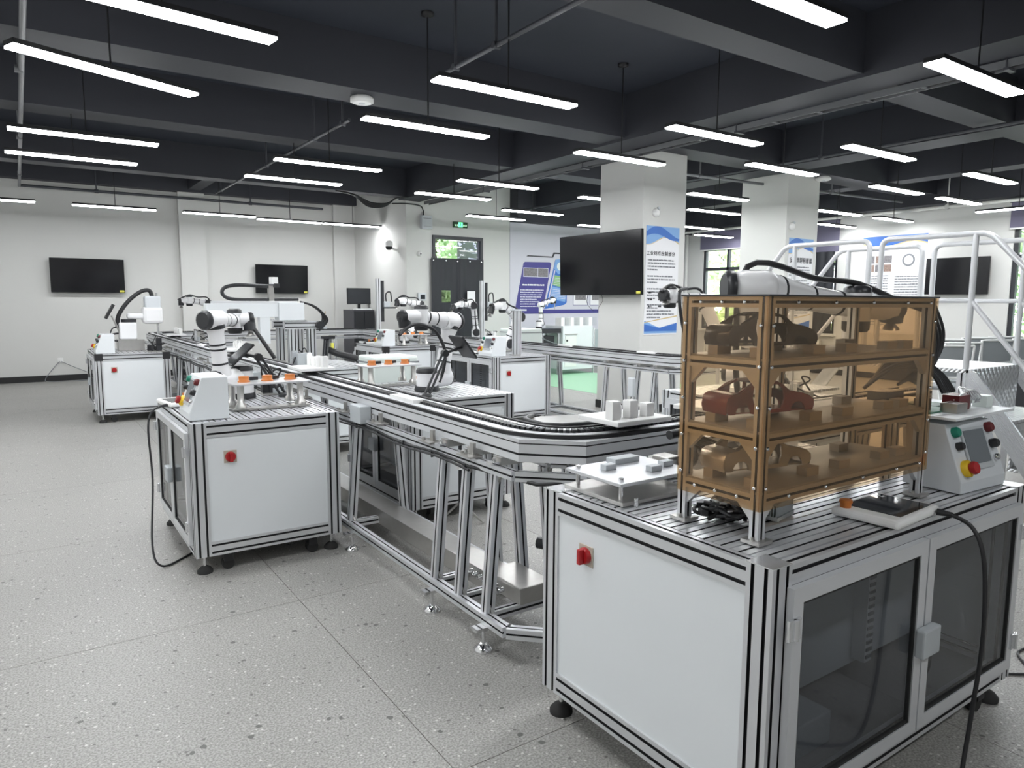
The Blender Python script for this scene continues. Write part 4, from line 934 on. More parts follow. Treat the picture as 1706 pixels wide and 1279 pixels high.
# ================================================================ DISPLAY BOX ON THE NEAR CABINET
BX0, BX1, BY0, BY1, BZ0, BZ1 = 1.606, 2.505, 1.155, 1.445, .945, 1.512
t = thing('display_box', 'three tier display case with aluminium frame and brown acrylic panels on the near cabinet', 'display case', (BX0, BY0, T+.004))
w, dp, z0, z1 = BX1-BX0, BY1-BY0, BZ0-T, BZ1-T; AL = ['aluminium', 'slot_black']; q = .03
LV = [z0+.015, 1.127-T, 1.325-T, z1-.015]
for x in (q/2, w-q/2):
    for y in (q/2, dp-q/2):
        b = MB(); b.prof((x, y, .01), (x, y, z1), q, q, 1, 1, (0, 1, 0), .008, .006); b.build('post', AL, t)
        b = MB(); b.box(x-.03, y-.03, 0, x+.03, y+.03, .01); b.cyl((x-.02, y, .01), (x-.02, y, .018), .006, n=6); b.build('post_foot', 'brushed_steel', t)
b = MB(); b.prof((w*.5, dp-q/2, z0), (w*.5, dp-q/2, z1), q, q, 1, 1, (0, 1, 0), .008, .006); b.build('post', AL, t)
for z in LV:
    for y in (q/2, dp-q/2): b = MB(); b.prof((q, y, z), (w-q, y, z), q, q, 1, 1, (0, 0, 1), .008, .006); b.build('rail', AL, t)
    for x in (q/2, w-q/2): b = MB(); b.prof((x, q, z), (x, dp-q, z), q, q, 1, 1, (0, 0, 1), .008, .006); b.build('rail', AL, t)
for z in LV[:3]:
    b = MB(); b.box(.004, .004, z+.015, w-.004, dp-.004, z+.021); b.build('shelf', 'shelf_grey', t)
for z in LV[1:3]+[LV[0]]:
    for (x, s) in ((.015, 1), ):
        for (y, sy) in ((q, 1), (dp-q, -1)):
            b = MB(); b.poly([(x-.008, y, z-.015), (x-.008, y+sy*.05, z-.015), (x-.008, y, z-.065)], (.016, 0, 0)); b.build('gusset', 'aluminium', t)
    for (x, sx) in ((q, 1), (w-q, -1)):
        b = MB(); b.poly([(x, .007, z-.015), (x+sx*.05, .007, z-.015), (x, .007, z-.065)], (0, .016, 0)); b.build('gusset', 'aluminium', t)
b = MB(); b.box(-.006, 0, z0-.012, -.001, dp, z1); b.build('side_pane', 'acrylic_brown', t)
b = MB(); b.box(-.006, -.006, z0-.012, w+.004, -.001, z1); b.build('front_pane', 'acrylic_brown', t)
b = MB(); b.box(w+.001, 0, z0, w+.006, dp, z1); b.build('side_pane', 'acrylic_brown', t)
b = MB(); b.box(-.008, -.008, z1+.0005, w+.008, dp+.004, z1+.005); b.build('lid', 'robot_black', t)
sc = MB(); sc.lathe((0, 0, 0), (-1, 0, 0), [(.0055, 0), (.0055, .003), (.003, .005)], 8); sc = sc.mesh('screw', 'chrome')
sf = MB(); sf.lathe((0, 0, 0), (0, -1, 0), [(.0055, 0), (.0055, .003), (.003, .005)], 8); sf = sf.mesh('screw', 'chrome')
for z in (LV[0], LV[3]):
    for y in (.07, .145, .22): o = link('screw', sc, t); o.location = (-.006, y, z)
    for x in (.12, .30, .50, .70, .85): o = link('screw', sf, t); o.location = (x, -.006, z)
for z in [z0+.05+.11*i for i in range(5)]:
    for y in (q/2, dp-q/2): o = link('screw', sc, t); o.location = (-.006, y, z)
    for x in (q/2, w-q/2): o = link('screw', sf, t); o.location = (x, -.006, z)
# model car bodies
def car(label, loc, m):
    t = thing('model_car', label, 'model car', loc, -.2, group='model car bodies in the display case')
    Lc, Wc = .33, .115
    def side_curve():
        cu = bpy.data.curves.new('s', 'CURVE'); cu.dimensions = '2D'; cu.fill_mode = 'BOTH'; cu.extrude = .003
        def sp(pts):
            s = cu.splines.new('POLY'); s.points.add(len(pts)-1); s.use_cyclic_u = True
            for p, c in zip(s.points, pts): p.co = (c[0], c[1], 0, 1)
        arch = lambda cx, r: [(cx+r*math.cos(a), .012+r*math.sin(a)) for a in [math.pi*i/8 for i in range(9)]][::-1]
        outl = [(.0, .045), (.005, .062), (.02, .069), (.05, .072), (.085, .093), (.12, .104), (.165, .106), (.20, .098), (.235, .074), (.28, .066), (.315, .055), (.33, .042), (.328, .018), (.315, .012)]
        outl = outl + arch(.268, .029)[::-1] + [(.10, .010)] + arch(.062, .029)[::-1] + [(.012, .012), (.002, .02)]
        sp(outl)
        sp([(.105, .022), (.145, .022), (.150, .095), (.125, .096), (.098, .088), (.095, .06)])
        sp([(.158, .022), (.205, .022), (.215, .05), (.210, .078), (.190, .094), (.160, .096)])
        o = bpy.data.objects.new('s', cu); C.objects.link(o); dg = bpy.context.evaluated_depsgraph_get(); me = bpy.data.meshes.new_from_object(o.evaluated_get(dg)); bpy.data.objects.remove(o)
        me.materials.clear(); me.materials.append(MAT[m]); return me
    me = side_curve()
    for y in (.006, Wc-.006):
        o = link('side_shell', me, t); o.rotation_euler = (math.pi/2, 0, 0); o.location = (0, y, 0)
    def strip(name, prof, y0=.004, y1=Wc-.004, th=.004):
        b = MB(); n = len(prof); ins = [.010 if z > .08 else 0 for x, z in prof]
        b.add([(x, y0+i, z) for (x, z), i in zip(prof, ins)]+[(x, y1-i, z) for (x, z), i in zip(prof, ins)]+[(x, y0+i, z-th) for (x, z), i in zip(prof, ins)]+[(x, y1-i, z-th) for (x, z), i in zip(prof, ins)],
              [(j, j+1, n+j+1, n+j) for j in range(n-1)]+[(2*n+j+1, 2*n+j, 3*n+j, 3*n+j+1) for j in range(n-1)], 0, True)
        b.build(name, m, t)
    strip('roof', [(.112, .102), (.13, .106), (.165, .108), (.195, .101)]); strip('hood', [(.236, .075), (.28, .067), (.315, .056), (.33, .042)]); strip('boot_lid', [(.0, .045), (.006, .063), (.02, .070), (.05, .073)])
    strip('rear_bumper', [(.0, .048), (-.003, .035), (.003, .016)]); strip('front_bumper', [(.33, .044), (.333, .03), (.326, .014)]); b = MB(); b.box(.02, .012, .012, .31, Wc-.012, .016); b.build('floor_pan', m, t)
    b = MB()
    for y in (.012, Wc-.012): b.cyl((.235, y, .074), (.196, y+(.008 if y < .05 else -.008), .100), .0035, n=6); b.cyl((.05, y, .073), (.112, y+(.008 if y < .05 else -.008), .102), .0035, n=6)
    b.build('roof_pillar', m, t)
    for y in (.03, Wc-.03): b = MB(); b.cbox((.323, y, .05), (.012, .022, .008), 0, 0, 0, .5); b.build('headlamp', 'chrome', t)
    return t
zs_ = [T+LV[2]+.021, T+LV[1]+.021, T+LV[0]+.021]
BH = .03
car('black model car body on the top shelf of the display case', (1.632, 1.295, zs_[0]+BH-.012), 'car_black')
car('dark red model car body on the middle shelf of the display case', (1.632, 1.295, zs_[1]+BH-.012), 'car_red')
car('silver model car body on the bottom shelf of the display case', (1.632, 1.295, zs_[2]+BH-.012), 'car_silver')
blk = MB().box(0, 0, 0, .06, .035, BH).mesh('support_block', 'block_grey')
lev = ['top', 'middle', 'bottom']
for k, z in enumerate(zs_):
    for j, (x, y) in enumerate(((1.642, 1.20), (1.642, 1.345), (1.89, 1.20), (1.89, 1.345), (2.06, 1.20), (2.06, 1.345), (2.30, 1.20), (2.30, 1.345), (2.40, 1.20))):
        o = link('support_block', blk); o.location = (x, y, z); tag(o, 'small grey support block on the %s shelf of the display case, %s of its row' % (lev[k], ORD[j]), 'block', 'support blocks in the display case')
# things under and around the display case on the near cabinet
t = thing('cable_heap', 'heap of black cables and connectors under the brown display case', 'cable', (1.63, 1.33, T+.003))
rn = random.Random(3)
for k in range(14):
    b = MB(); p = [(rn.uniform(.02, .16), rn.uniform(-.06, .10), rn.uniform(.006, .06)) for _ in range(5)]; b.tube(spline(p, 5), .006, 6); b.build('cable', 'plastic_black', t)
for k in range(7):
    b = MB(); b.cbox((rn.uniform(.03, .15), rn.uniform(-.05, .1), rn.uniform(.02, .06)), (.05, .02, .018), 0, rn.uniform(0, 3), rn.uniform(-.4, .4)); b.build('connector', 'robot_black', t)
for k in range(8):
    b = MB(); b.cbox((rn.uniform(.03, .2), rn.uniform(-.05, .1), rn.uniform(.045, .07)), (.03, .012, .004), 0, rn.uniform(0, 3), rn.uniform(-.4, .4)); b.build('cable_tag', 'white_plastic', t)
t = thing('finned_profile', 'short grey finned aluminium profile lying under the display case', 'metal block', (1.83, 1.25, T+.003), .2)
b = MB(); b.box(0, 0, 0, .12, .09, .012); b.box(0, 0, .048, .12, .09, .054)
for i in range(10): b.box(0, .004+i*.009, .012, .12, .007+i*.009, .048)
b.build('fins', 'box_grey', t)
# fixture plate at the left rear corner of the near cabinet
t = thing('fixture_plate', 'raised aluminium fixture plate with posts at the back corner of the near cabinet', 'fixture', (1.545, 1.62, T+.003))
b = MB(); b.box(0, 0, 0, .34, .30, .014); b.build('base_plate', 'brushed_steel', t, .002)
for (x, y) in ((.03, .04), (.03, .26), (.31, .04), (.31, .26)):
    b = MB(); b.cyl((x, y, .014), (x, y, .062), .008, n=10); b.cyl((x, y, .074), (x, y, .084), .009, n=6); b.build('pillar', 'chrome', t)
b = MB(); b.box(.0, .01, .062, .36, .29, .074); b.build('top_plate', 'aluminium', t, .002)
for (x, y, dx, dy) in ((.08, .17, .05, .03), (.17, .22, .12, .05), (.20, .07, .05, .03), (.29, .10, .05, .03)):
    b = MB(); b.box(x, y, .074, x+dx, y+dy, .094); b.build('locating_block', 'box_grey', t, .002)
b = MB(); b.cyl((.04, -.02, 0), (.04, -.02, .03), .007, n=8); b.build('pin', 'chrome', t)
t = thing('valve_unit', 'grey pneumatic unit with cables behind the near cabinet fixture plate', 'device', (2.10, 1.82, T+.003))
b = MB(); b.box(0, 0, 0, .11, .08, .13); b.build('housing', 'bright_aluminium', t, .004)
b = MB(); b.box(-.16, -.02, 0, -.09, .06, .08); b.build('solenoid', 'brushed_steel', t, .004)
b = MB(); b.cyl((-.09, .04, .15), (.12, .04, .16), .018, n=12); b.build('cylinder', 'robot_black', t)
for k in range(5):
    b = MB(); b.tube(spline([(-.1+.02*k, 0, .02), (-.08, -.05-.01*k, .08), (-.02, -.03, .11+.01*k), (.06+.04*k, -.04, .06), (.2, -.06, .01+.01*k)]), .006, 6); b.build('cable', 'plastic_black', t)
# control boxes
def control_box(label, loc, rz):
    t = thing('control_box', label, 'control box', loc, rz, group='sloped control boxes')
    wd = .30; pr = [(.0, 0), (.0, .04), (.07, .235), (.205, .235), (.205, 0)]
    b = MB(); b.poly([(0, d, z) for d, z in pr], (wd, 0, 0)); b.build('housing', 'panel_white', t, .004)
    a = math.atan2(.07, .195); M = Matrix.Translation((0, .0, .04)) @ Matrix.Rotation(-a, 4, 'X')
    def on(name, x0, zz0, x1, zz1, th, m, par=t):
        b = MB(); b.box(x0, -th, zz0, x1, .0, zz1, 0, M); return b.build(name, m, par)
    sp = on('screen_bezel', .075, .035, .235, .185, .006, 'box_grey'); b = MB(); b.box(.088, -.008, .055, .222, -.006, .175, 0, M); b.build('screen', 'screen_grey', sp)
    def knob(name, x, z, r, th, m):
        b = MB(); b.lathe(M @ V(x, 0, z), (M.to_3x3() @ V(0, -1, 0)), [(r, 0), (r, th*.7), (r*.75, th)], 14); return b.build(name, m, t)
    knob('push_button', .042, .175, .019, .02, 'green_button'); knob('push_button', .265, .175, .019, .022, 'burgundy')
    knob('selector_knob', .042, .125, .015, .022, 'robot_black'); knob('selector_knob', .265, .115, .017, .026, 'robot_black'); knob('key_switch', .265, .065, .012, .016, 'chrome')
    e = knob('stop_shroud', .05, .045, .030, .02, 'yellow'); b = MB(); b.lathe(M @ V(.05, -.02, .045), (M.to_3x3() @ V(0, -1, 0)), [(.018, 0), (.024, .01), (.02, .02)], 14); b.build('stop_button', 'red', e)
    return t
cb = control_box('grey sloped control box with screen and yellow emergency stop on the near cabinet', (2.625, 1.085, T+.003), -.06)
for ch in cb.children:
    if ch.name.startswith('housing'): ch.data = ch.data.copy(); ch.data.materials[0] = MAT['panel_grey']
dup(cb, (.70, 4.41, T+.003), -math.pi/2, 'white sloped control box on the left foreground cabinet corner')
dup(cb, (4.53, 7.33, T+.003), -math.pi/2, 'white sloped control box with grey screen on the centre right cabinet')
dup(cb, (4.215, 9.75, T+.003), -math.pi/2, 'white sloped control box on the back centre cabinet')
dup(cb, (.67, 10.13, T+.003), -math.pi/2, 'small white sloped control box on the far left cabinet corner')
for o in C.objects:
    if o.name.startswith('control_box') and o is not cb:
        for ch in o.children:
            if ch.name.startswith('housing'): ch.data = ch.data.copy(); ch.data.materials[0] = MAT['panel_white']
# teach pendants
def pendant(label, loc, rz):
    t = thing('teach_pendant', label, 'tablet', loc, rz, group='white teach pendants')
    b = MB(); b.box(0, 0, 0, .285, .205, .028); b.build('shell', 'white_plastic', t, .010)
    b = MB(); b.box(.05, .018, .028, .262, .185, .0295); b.build('screen', 'screen_dark', t)
    b = MB(); b.lathe((.025, .17, .028), (0, 0, 1), [(.016, 0), (.016, .01), (.02, .016), (.018, .024)], 14); b.build('stop_button', 'orange', t)
    b = MB(); b.box(.225, .15, .0296, .245, .158, .0299); b.box(.228, .165, .0296, .246, .172, .0299); b.build('screen_label', 'paper', t)
    b = MB(); b.cyl((.25, -.004, .014), (.26, -.045, .012), .011, .007, n=10); b.build('cable_plug', 'plastic_black', t)
    return t
pt = pendant('white teach pendant tablet lying at the front edge of the near cabinet', (2.045, 1.00, T+.004), .06)
b = MB(); b.tube(spline([(.26, -.04, .012), (.27, -.10, -.02), (.26, -.14, -.12), (.25, -.155, -.35), (.22, -.15, -.6), (.16, -.16, -.78), (.10, -.22, -.832), (-.05, -.35, -.836), (-.3, -.5, -.836)]), .0065, 8); b.build('pendant_cable', 'plastic_black', pt)
p2_ = pendant('white teach pendant tablet on the left foreground cabinet behind the control box', (.655, 4.97, T+.004), -1.45)
b = MB(); b.tube(spline([(.26, -.04, .012), (.27, -.10, -.02), (.32, -.135, -.12), (.42, -.15, -.4), (.62, -.22, -.72), (.70, -.20, -.825), (.62, -.06, -.836), (.45, .12, -.836)]), .006, 8); b.build('pendant_cable', 'plastic_black', p2_)
p3_ = pendant('white teach pendant tablet on the centre cabinet right of the robot', (2.57, 4.95, T+.004), .1)
pendant('white teach pendant tablet beside the control box on the centre right cabinet', (4.60, 7.72, T+.004), -1.5)
pendant('white teach pendant tablet on the back centre cabinet', (4.25, 10.42, T+.004), -1.5)
# plate with circuit boards on the near cabinet
t = thing('circuit_tray', 'raised white tray with circuit boards and wires above the near control box', 'tray', (2.62, 1.115, T+.003))
b = MB(); b.box(.0, .0, .252, .47, .40, .262); b.build('tray_plate', 'panel_white', t, .002)
for (x, y) in ((.02, .24), (.02, .38), (.34, .38), (.34, .24)): b = MB(); b.prof((x, y, 0), (x, y, .252), .03, .03, 1, 1, (0, 1, 0), .008, .006); b.build('leg', AL, t)
for (x, y, dx, dy, h, m) in ((.03, .10, .18, .14, .006, 'pcb_green'), (.05, .13, .05, .04, .05, 'robot_black'), (.12, .05, .08, .06, .035, 'brushed_steel'), (.20, .08, .09, .06, .055, 'burgundy'), (.22, .17, .12, .12, .006, 'pcb_green'), (.30, .10, .05, .05, .03, 'brushed_steel'), (.38, .06, .055, .05, .045, 'pale_plastic'), (.04, .26, .12, .08, .06, 'robot_black')):
    b = MB(); b.box(x, y, .262, x+dx, y+dy, .262+h); b.build('component', m, t, .002)
for k in range(7):
    b = MB(); b.tube(spline([(-.06+.02*k, .30, .34+.01*k), (0.0, .22, .42+.012*k), (.10+.012*k, .15, .41), (.14+.014*k, .11, .33)]), .007, 6); b.build('wire', 'plastic_black', t)
for k in range(8):
    b = MB(); b.tube(spline([(.20+.01*k, .10, .30), (.24+.01*k, .06+.01*k, .34), (.30, .05+.01*k, .31), (.33+.005*k, .08, .285)]), .003, 5); b.build('wire', 'bright_aluminium', t)
t = thing('cable_loops', 'thick black cable loops hanging right of the display case', 'cable', (2.90, 1.36, 1.25))
for k in range(5):
    b = MB(); b.tube(spline([(-.16, .07+.01*k, .27), (-.06, -.02, .26-.012*k), (.07-.016*k, .0, .21-.016*k), (.13-.022*k, .0, .12-.016*k), (.08-.02*k, 0, .03-.024*k), (-.08, .02, -.03-.004*k), (-.16, .02, -.06)]), .0065, 6); b.build('cable', 'plastic_black', t)
b = MB(); b.box(-.10, .02, -.04, .05, .12, .04); b.build('valve_block', 'robot_black', t)
# ---- fixtures with orange parts on stations
def fixture(label, loc, rz, n=3, cop='orange'):
    t = thing('part_fixture', label, 'fixture', loc, rz, group='steel fixtures with orange parts')
    b = MB(); b.box(0, -.03, 0, .46, .05, .012); b.box(0, -.03, 0, .08, .26, .010); b.build('foot_plate', 'brushed_steel', t)
    for (x, y) in ((.05, .0), (.41, .0), (.05, .2), (.41, .2)):
        b = MB(); b.lathe((x, y, 0), (0, 0, 1), [(.035, .010), (.032, .035), (.02, .045), (.02, .15)], 12); b.build('pillar', 'brushed_steel', t)
    b = MB(); b.box(0, -.05, .152, .46, .20, .162); b.build('plate', 'aluminium', t, .002)
    for i in range(n):
        b = MB(); b.lathe((.09+.14*i, .07, .162), (0, 0, 1), [(.036, 0), (.036, .006), (.03, .008), (.03, .034)], 14); b.build('orange_part', cop, t)
        b = MB(); b.cbox((.16+.13*i, .12, .176), (.05, .03, .02), 0, .5*i); b.build('clip', 'robot_black', t)
    return t
fixture('raised fixture plate with orange parts on the left foreground cabinet', (.98, 4.36, T+.003), .02)
fixture('raised fixture plate with orange parts at the back of the centre cabinet', (2.09, 5.02, T+.003), .0)
fixture('raised fixture with copper parts at the right edge of the centre right cabinet', (4.92, 7.75, T+.003), .0, 3, 'copper_pink')
fixture('raised fixture with orange parts on the back centre cabinet', (4.50, 9.43, T+.003), .0)
# ---- tablet holders on slanted twin bars
def holder(label, loc, top, pan, rz, m='robot_black'):
    t = thing('tablet_holder', label, 'stand', loc); o = Vector(loc); tp = Vector(top)-o; pc = Vector(pan)-o
    d = tp.normalized(); q = d.cross(V(0, 1, 0)).normalized() if abs(d.y) < .9 else V(1, 0, 0)
    for s in (-1, 1):
        b = MB(); b.cyl(q*s*.016+V(0, 0, .01), tp+q*s*.016, .009, n=8); b.build('bar', m, t)
    b = MB(); b.lathe((0, 0, 0), (0, 0, 1), [(.035, 0), (.035, .015), (.02, .025)], 12); b.build('clamp_base', m, t)
    b = MB(); b.cyl(tp-V(.0, .02, 0), tp+V(0, .02, 0), .026, n=12); b.cyl(tp, pc, .010, n=8); b.build('joint', m, t)
    M = Matrix.Translation(pc) @ Matrix.Rotation(rz, 4, 'Y'); b = MB(); b.box(-.10, -.10, -.008, .10, .10, .008, 0, M); pn = b.build('tablet', 'robot_black', t, .004)
    b = MB(); b.box(-.09, -.09, .008, .09, .09, .0095, 0, M); b.build('tablet_screen', 'screen_dark', pn)
    return t
holder('black twin bar stand holding a tilted tablet over the front left cabinet', (1.43, 4.86, T+.003), (1.27, 4.86, 1.12), (1.16, 4.90, 1.14), -.75)
holder('black twin bar stand holding a tilted tablet beside the centre robot', (2.24, 4.30, T+.003), (2.44, 4.40, 1.13), (2.60, 4.42, 1.17), .9)
# ---- station posts with cameras
def camera_post(label, loc, h, cam):
    t = thing('camera_post', label, 'post', loc)
    b = MB(); b.box(-.05, -.05, 0, .05, .05, .012); b.build('foot_plate', 'brushed_steel', t)
    b = MB(); b.prof((0, 0, .012), (0, 0, h), .06, .06, 1, 1, (0, 1, 0), .010); b.build('mast', AL, t)
    if cam:
        b = MB(); b.box(.035, -.03, h*.35, .085, .03, h-.03); b.build('slide', 'robot_black', t)
        b = MB(); b.box(.03, -.05, h*.55, .26, .05, h*.55+.02); b.build('arm', 'robot_black', t); b = MB(); b.cbox((.13, 0, h*.55+.06), (.10, .08, .09)); b.build('camera_head', 'box_grey', t, .01)
        b = MB(); b.tube(spline([(.13, 0, h*.55+.1), (.13, 0, h*.55+.22), (.20, 0, h*.55+.24), (.22, 0, h*.55+.1)]), .01); b.build('cable', 'plastic_black', t)
    else:
        b = MB(); b.box(-.05, -.05, h, .13, .05, h+.02); b.build('head_plate', 'panel_grey', t); b = MB(); b.prof((.05, 0, .012), (.05, 0, h), .04, .06, 1, 1, (0, 1, 0), .010); b.build('mast', ['rail_silver', 'slot_black'], t)
    return t
camera_post('tall grey post with black camera slide on the back centre cabinet', (4.36, 9.9, T+.003), .98, True)
camera_post('tall grey post with small camera in front of the door curtain', (6.08, 9.72, T+.003), .98, True)
camera_post('thick grey square post on the centre right cabinet in front of the robot', (4.92, 7.10, T+.003), .54, False)
# ================================================================ STEP BRIDGE
SX0, SX1, SYN, SYF, ZP = 5.66, 6.56, 2.35, 3.87, 1.02
t = thing('step_bridge', 'aluminium step bridge with tubular handrails and diamond plate treads behind the display case', 'stairs', (SX0, SYN, 0))
W_ = SX1-SX0; D_ = SYF-SYN
b = MB(); b.box(0, 0, ZP-.03, W_, D_, ZP); b.build('platform', 'diamond_plate', t, .003)
for k, (zz, yy) in enumerate(((.68, -.30), (.34, -.60))):
    b = MB(); b.box(.03, yy, zz-.025, W_-.03, yy+.32, zz); b.build('tread', 'diamond_plate', t, .003)
    b = MB(); b.box(.03, D_-yy-.32, zz-.025, W_-.03, D_-yy, zz); b.build('tread', 'diamond_plate', t, .003)
for k, (zz, yy) in enumerate(((.68, .0), (.34, -.30), (.0, -.60))):
    b = MB(); b.box(.03, yy+.002, zz, W_-.03, yy+.012, zz+.31); b.build('riser', 'diamond_plate', t)
for x in (0, W_-.025):
    for s in (0, 1):
        f = (lambda y: y) if s == 0 else (lambda y: D_-y)
        b = MB(); b.poly([(x, f(.02), ZP), (x, f(.02), ZP-.12), (x, f(-.60), 0), (x, f(-.80), 0), (x, f(-.05), ZP-.02)], (.025, 0, 0))
        for j in range(5):
            o_ = .02+.02*j; b.poly([(x-.004, f(.0-o_*.1), ZP-o_), (x-.004, f(.0-o_*.1), ZP-o_-.008), (x-.004, f(-.77+o_*1.2), .02), (x-.004, f(-.785+o_*1.2), .02)], (.004, 0, 0))
        b.build('stringer', 'bright_aluminium', t)
    for y in (.04, D_-.08):
        b = MB(); b.box(x, y, 0, x+.025, y+.04, ZP-.03); b.build('support_leg', 'aluminium', t)
b = MB(); b.box(0, .02, ZP-.14, W_, .05, ZP-.03); b.box(0, D_-.05, ZP-.14, W_, D_-.02, ZP-.03); b.build('cross_beam', 'aluminium', t)
RZ = 2.0
for x in (.02, W_-.02):
    g = D_*.5
    # near half: rail climbs from the near stairs, runs level, drops at mid platform
    n1 = arc([(x, -.95, 1.02), (x, -.06, RZ), (x, g-.05, RZ), (x, g-.05, ZP)], .07, 6)
    n2 = arc([(x, D_+.80, 1.1), (x, D_+.06, RZ), (x, g+.05, RZ), (x, g+.05, ZP)], .07, 6)
    for p in (n1, n2): b = MB(); b.tube(p, .021, 10); b.build('handrail', 'rail_silver', t)
    for y0, y1, s in ((.03, g-.05, -1), (D_-.03, g+.05, 1)):
        b = MB(); b.tube([(x, y0, ZP), (x, y0, RZ)], .021, 10); b.build('rail_post', 'rail_silver', t)
        b = MB(); b.tube([(x, y0, ZP+.5), (x, y1, ZP+.5)], .018, 10); b.build('mid_rail', 'rail_silver', t)
        b = MB(); b.tube([(x, y0, ZP+.5), (x, y0+s*.80, .52)], .018, 10); b.build('mid_rail', 'rail_silver', t)
        b = MB(); b.tube([(x, y0+s*.80, .04), (x, y0+s*.80, 1.08)], .019, 10); b.build('rail_post', 'rail_silver', t)
# ================================================================ BACKGROUND FURNITURE
def chair(label, loc, rz):
    t = thing('office_chair', label, 'chair', loc, rz, group='grey mesh chairs by the right wall')
    b = MB(); b.box(-.23, -.22, .43, .23, .22, .48); b.build('seat', 'mesh_grey', t, .02)
    n = 8; b = MB(); vs = []
    for i in range(n+1):
        a = (i/n-.5)*1.5
        for z, s in ((.58, .92), (.98, 1.0)): vs.append((.24*s*math.sin(a)/math.sin(.75), .20+.06*(math.cos(a)-1)*1.6+.05*(z-.58), z))
    b.add(vs, [(2*i, 2*i+2, 2*i+3, 2*i+1) for i in range(n)], 0, True); b.build('backrest', 'mesh_grey', t)
    e0 = [Vector(vs[2*i+1]) for i in range(n+1)]; e1 = [Vector(vs[2*i]) for i in range(n+1)]
    b = MB(); b.tube(e0+e1[::-1]+[e0[0]], .018, 6); b.build('back_frame', 'chair_white', t)
    for s in (-1, 1):
        b = MB(); b.tube(arc([(s*.22, -.2, 0), (s*.22, -.18, .42), (s*.24, .1, .44), (s*.235, .17, .60)], .05), .014, 6); b.build('leg', 'chair_white', t)
        b = MB(); b.tube([(s*.23, .24, 0), (s*.22, .05, .44)], .014, 6); b.build('leg', 'chair_white', t)
    return t
c0 = chair('grey mesh chair with white frame nearest the platform', (9.55, 4.25, 0), 2.4)
for k, (x, y, rz) in enumerate(((10.35, 4.5, 2.5), (11.1, 4.95, 2.3), (11.5, 4.55, 2.6), (12.1, 5.0, 2.4), (12.5, 4.5, 2.5), (12.9, 4.95, 2.4), (12.2, 4.05, 2.6))):
    dup(c0, (x, y, 0), rz, 'grey mesh chair with white frame, %s in the group from the left' % ORD[k+1])
def desk(label, x0, y0, x1, y1, m='desk_black'):
    t = thing('office_desk', label, 'desk', (x0, y0, 0))
    w, d = x1-x0, y1-y0
    b = MB(); b.box(0, 0, .72, w, d, .75); b.build('desk_top', m, t, .003)
    for x in (0, w-.03): b = MB(); b.box(x, .03, 0, x+.03, d-.03, .72); b.build('side_panel', m, t)
    b = MB(); b.box(.03, .05, .25, w-.03, .07, .72); b.build('modesty_panel', m, t); return t
desk('black desk in front of the mesh chairs behind the handrail', 9.95, 3.35, 11.6, 3.95)
desk('second black desk at the right edge beyond the stairs', 8.2, 2.35, 9.6, 2.95)
def screen(label, loc, rz, w=.55, h=.33):
    t = thing('monitor', label, 'monitor', loc, rz)
    b = MB(); b.box(-w/2, -.02, .12, w/2, .02, .12+h); b.build('casing', 'plastic_black', t, .004)
    b = MB(); b.box(-w/2+.012, -.0215, .135, w/2-.012, -.0202, .105+h); b.build('screen', 'screen_dark', t)
    b = MB(); b.box(-.03, .0, .01, .03, .03, .2); b.box(-.12, -.08, 0, .12, .08, .012); b.build('stand', 'plastic_black', t)
screen('black monitor standing on the desk behind the handrail', (10.5, 3.6, .75), .5)
for k, y in enumerate((10.7, 8.7, 4.1)):
    t = thing('radiator', ['white ribbed radiator under the window left of the rear column', 'white ribbed radiator under the curtained window', 'white ribbed radiator under the right edge window'][k], 'radiator', (X1-.13, y, .12), group='ribbed radiators')
    for i in range(14): b = MB(); b.box(0, i*.08, 0, .09, i*.08+.05, .6); b.build('rib', 'radiator', t)
    b = MB(); b.tube([(.045, 0, .05), (.045, 1.09, .05)], .02, 8); b.tube([(.045, 0, .55), (.045, 1.09, .55)], .02, 8); b.build('header_pipe', 'radiator', t)
# tall dark cabinet with monitor in the recess
t = thing('tall_cabinet', 'dark grey tall cabinet carrying a monitor in the recess beside the side wall', 'cabinet', (5.70, 14.2, 0))
b = MB(); b.box(0, 0, .05, .46, .6, 1.30); b.build('carcass', 'cabinet_dark', t, .005)
b = MB(); b.box(.02, -.015, .08, .22, 0, 1.27); b.build('door', 'desk_black', t); b = MB(); b.box(.24, -.015, .08, .44, 0, 1.27); b.build('door', 'desk_black', t)
b = MB(); b.box(.0, 0, 0, .46, .6, .05); b.build('plinth', 'slot_black', t)
screen('dark monitor on the tall cabinet in the recess', (5.93, 14.45, 1.30), .15, .58, .34)
t = thing('keyboard', 'white keyboard on the tall cabinet below the monitor', 'keyboard', (5.74, 14.22, 1.303))
b = MB(); b.box(0, 0, 0, .38, .13, .02); b.build('key_tray', 'white_plastic', t, .004); b = MB()
for i in range(10):
    for j in range(3): b.box(.02+.035*i, .02+.035*j, .02, .045+.035*i, .045+.035*j, .026)
b.build('keys', 'panel_grey', t)
t = thing('phone_display', 'small blue lit display on the wall ledge left of the door', 'screen', (6.30, 12.60, 1.30))
b = MB(); b.box(0, 0, 0, .075, .02, .17); b.build('casing', 'plastic_black', t, .004); b = MB(); b.box(.006, -.002, .01, .069, 0, .16); b.build('screen', 'blue_glow', t); b = MB(); b.box(.0, 0, -.03, .075, .098, 0); b.build('ledge', 'panel_grey', t)
t = thing('pointer_stick', 'thin wooden stick standing on the far conveyor end', 'stick', (4.75, YF, .952))
b = MB(); b.cyl((0, 0, .05), (.01, 0, .34), .008, n=6); b.build('stick', 'wood', t); b = MB(); b.box(-.03, -.03, 0, .03, .03, .05); b.build('stick_holder', 'panel_grey', t)
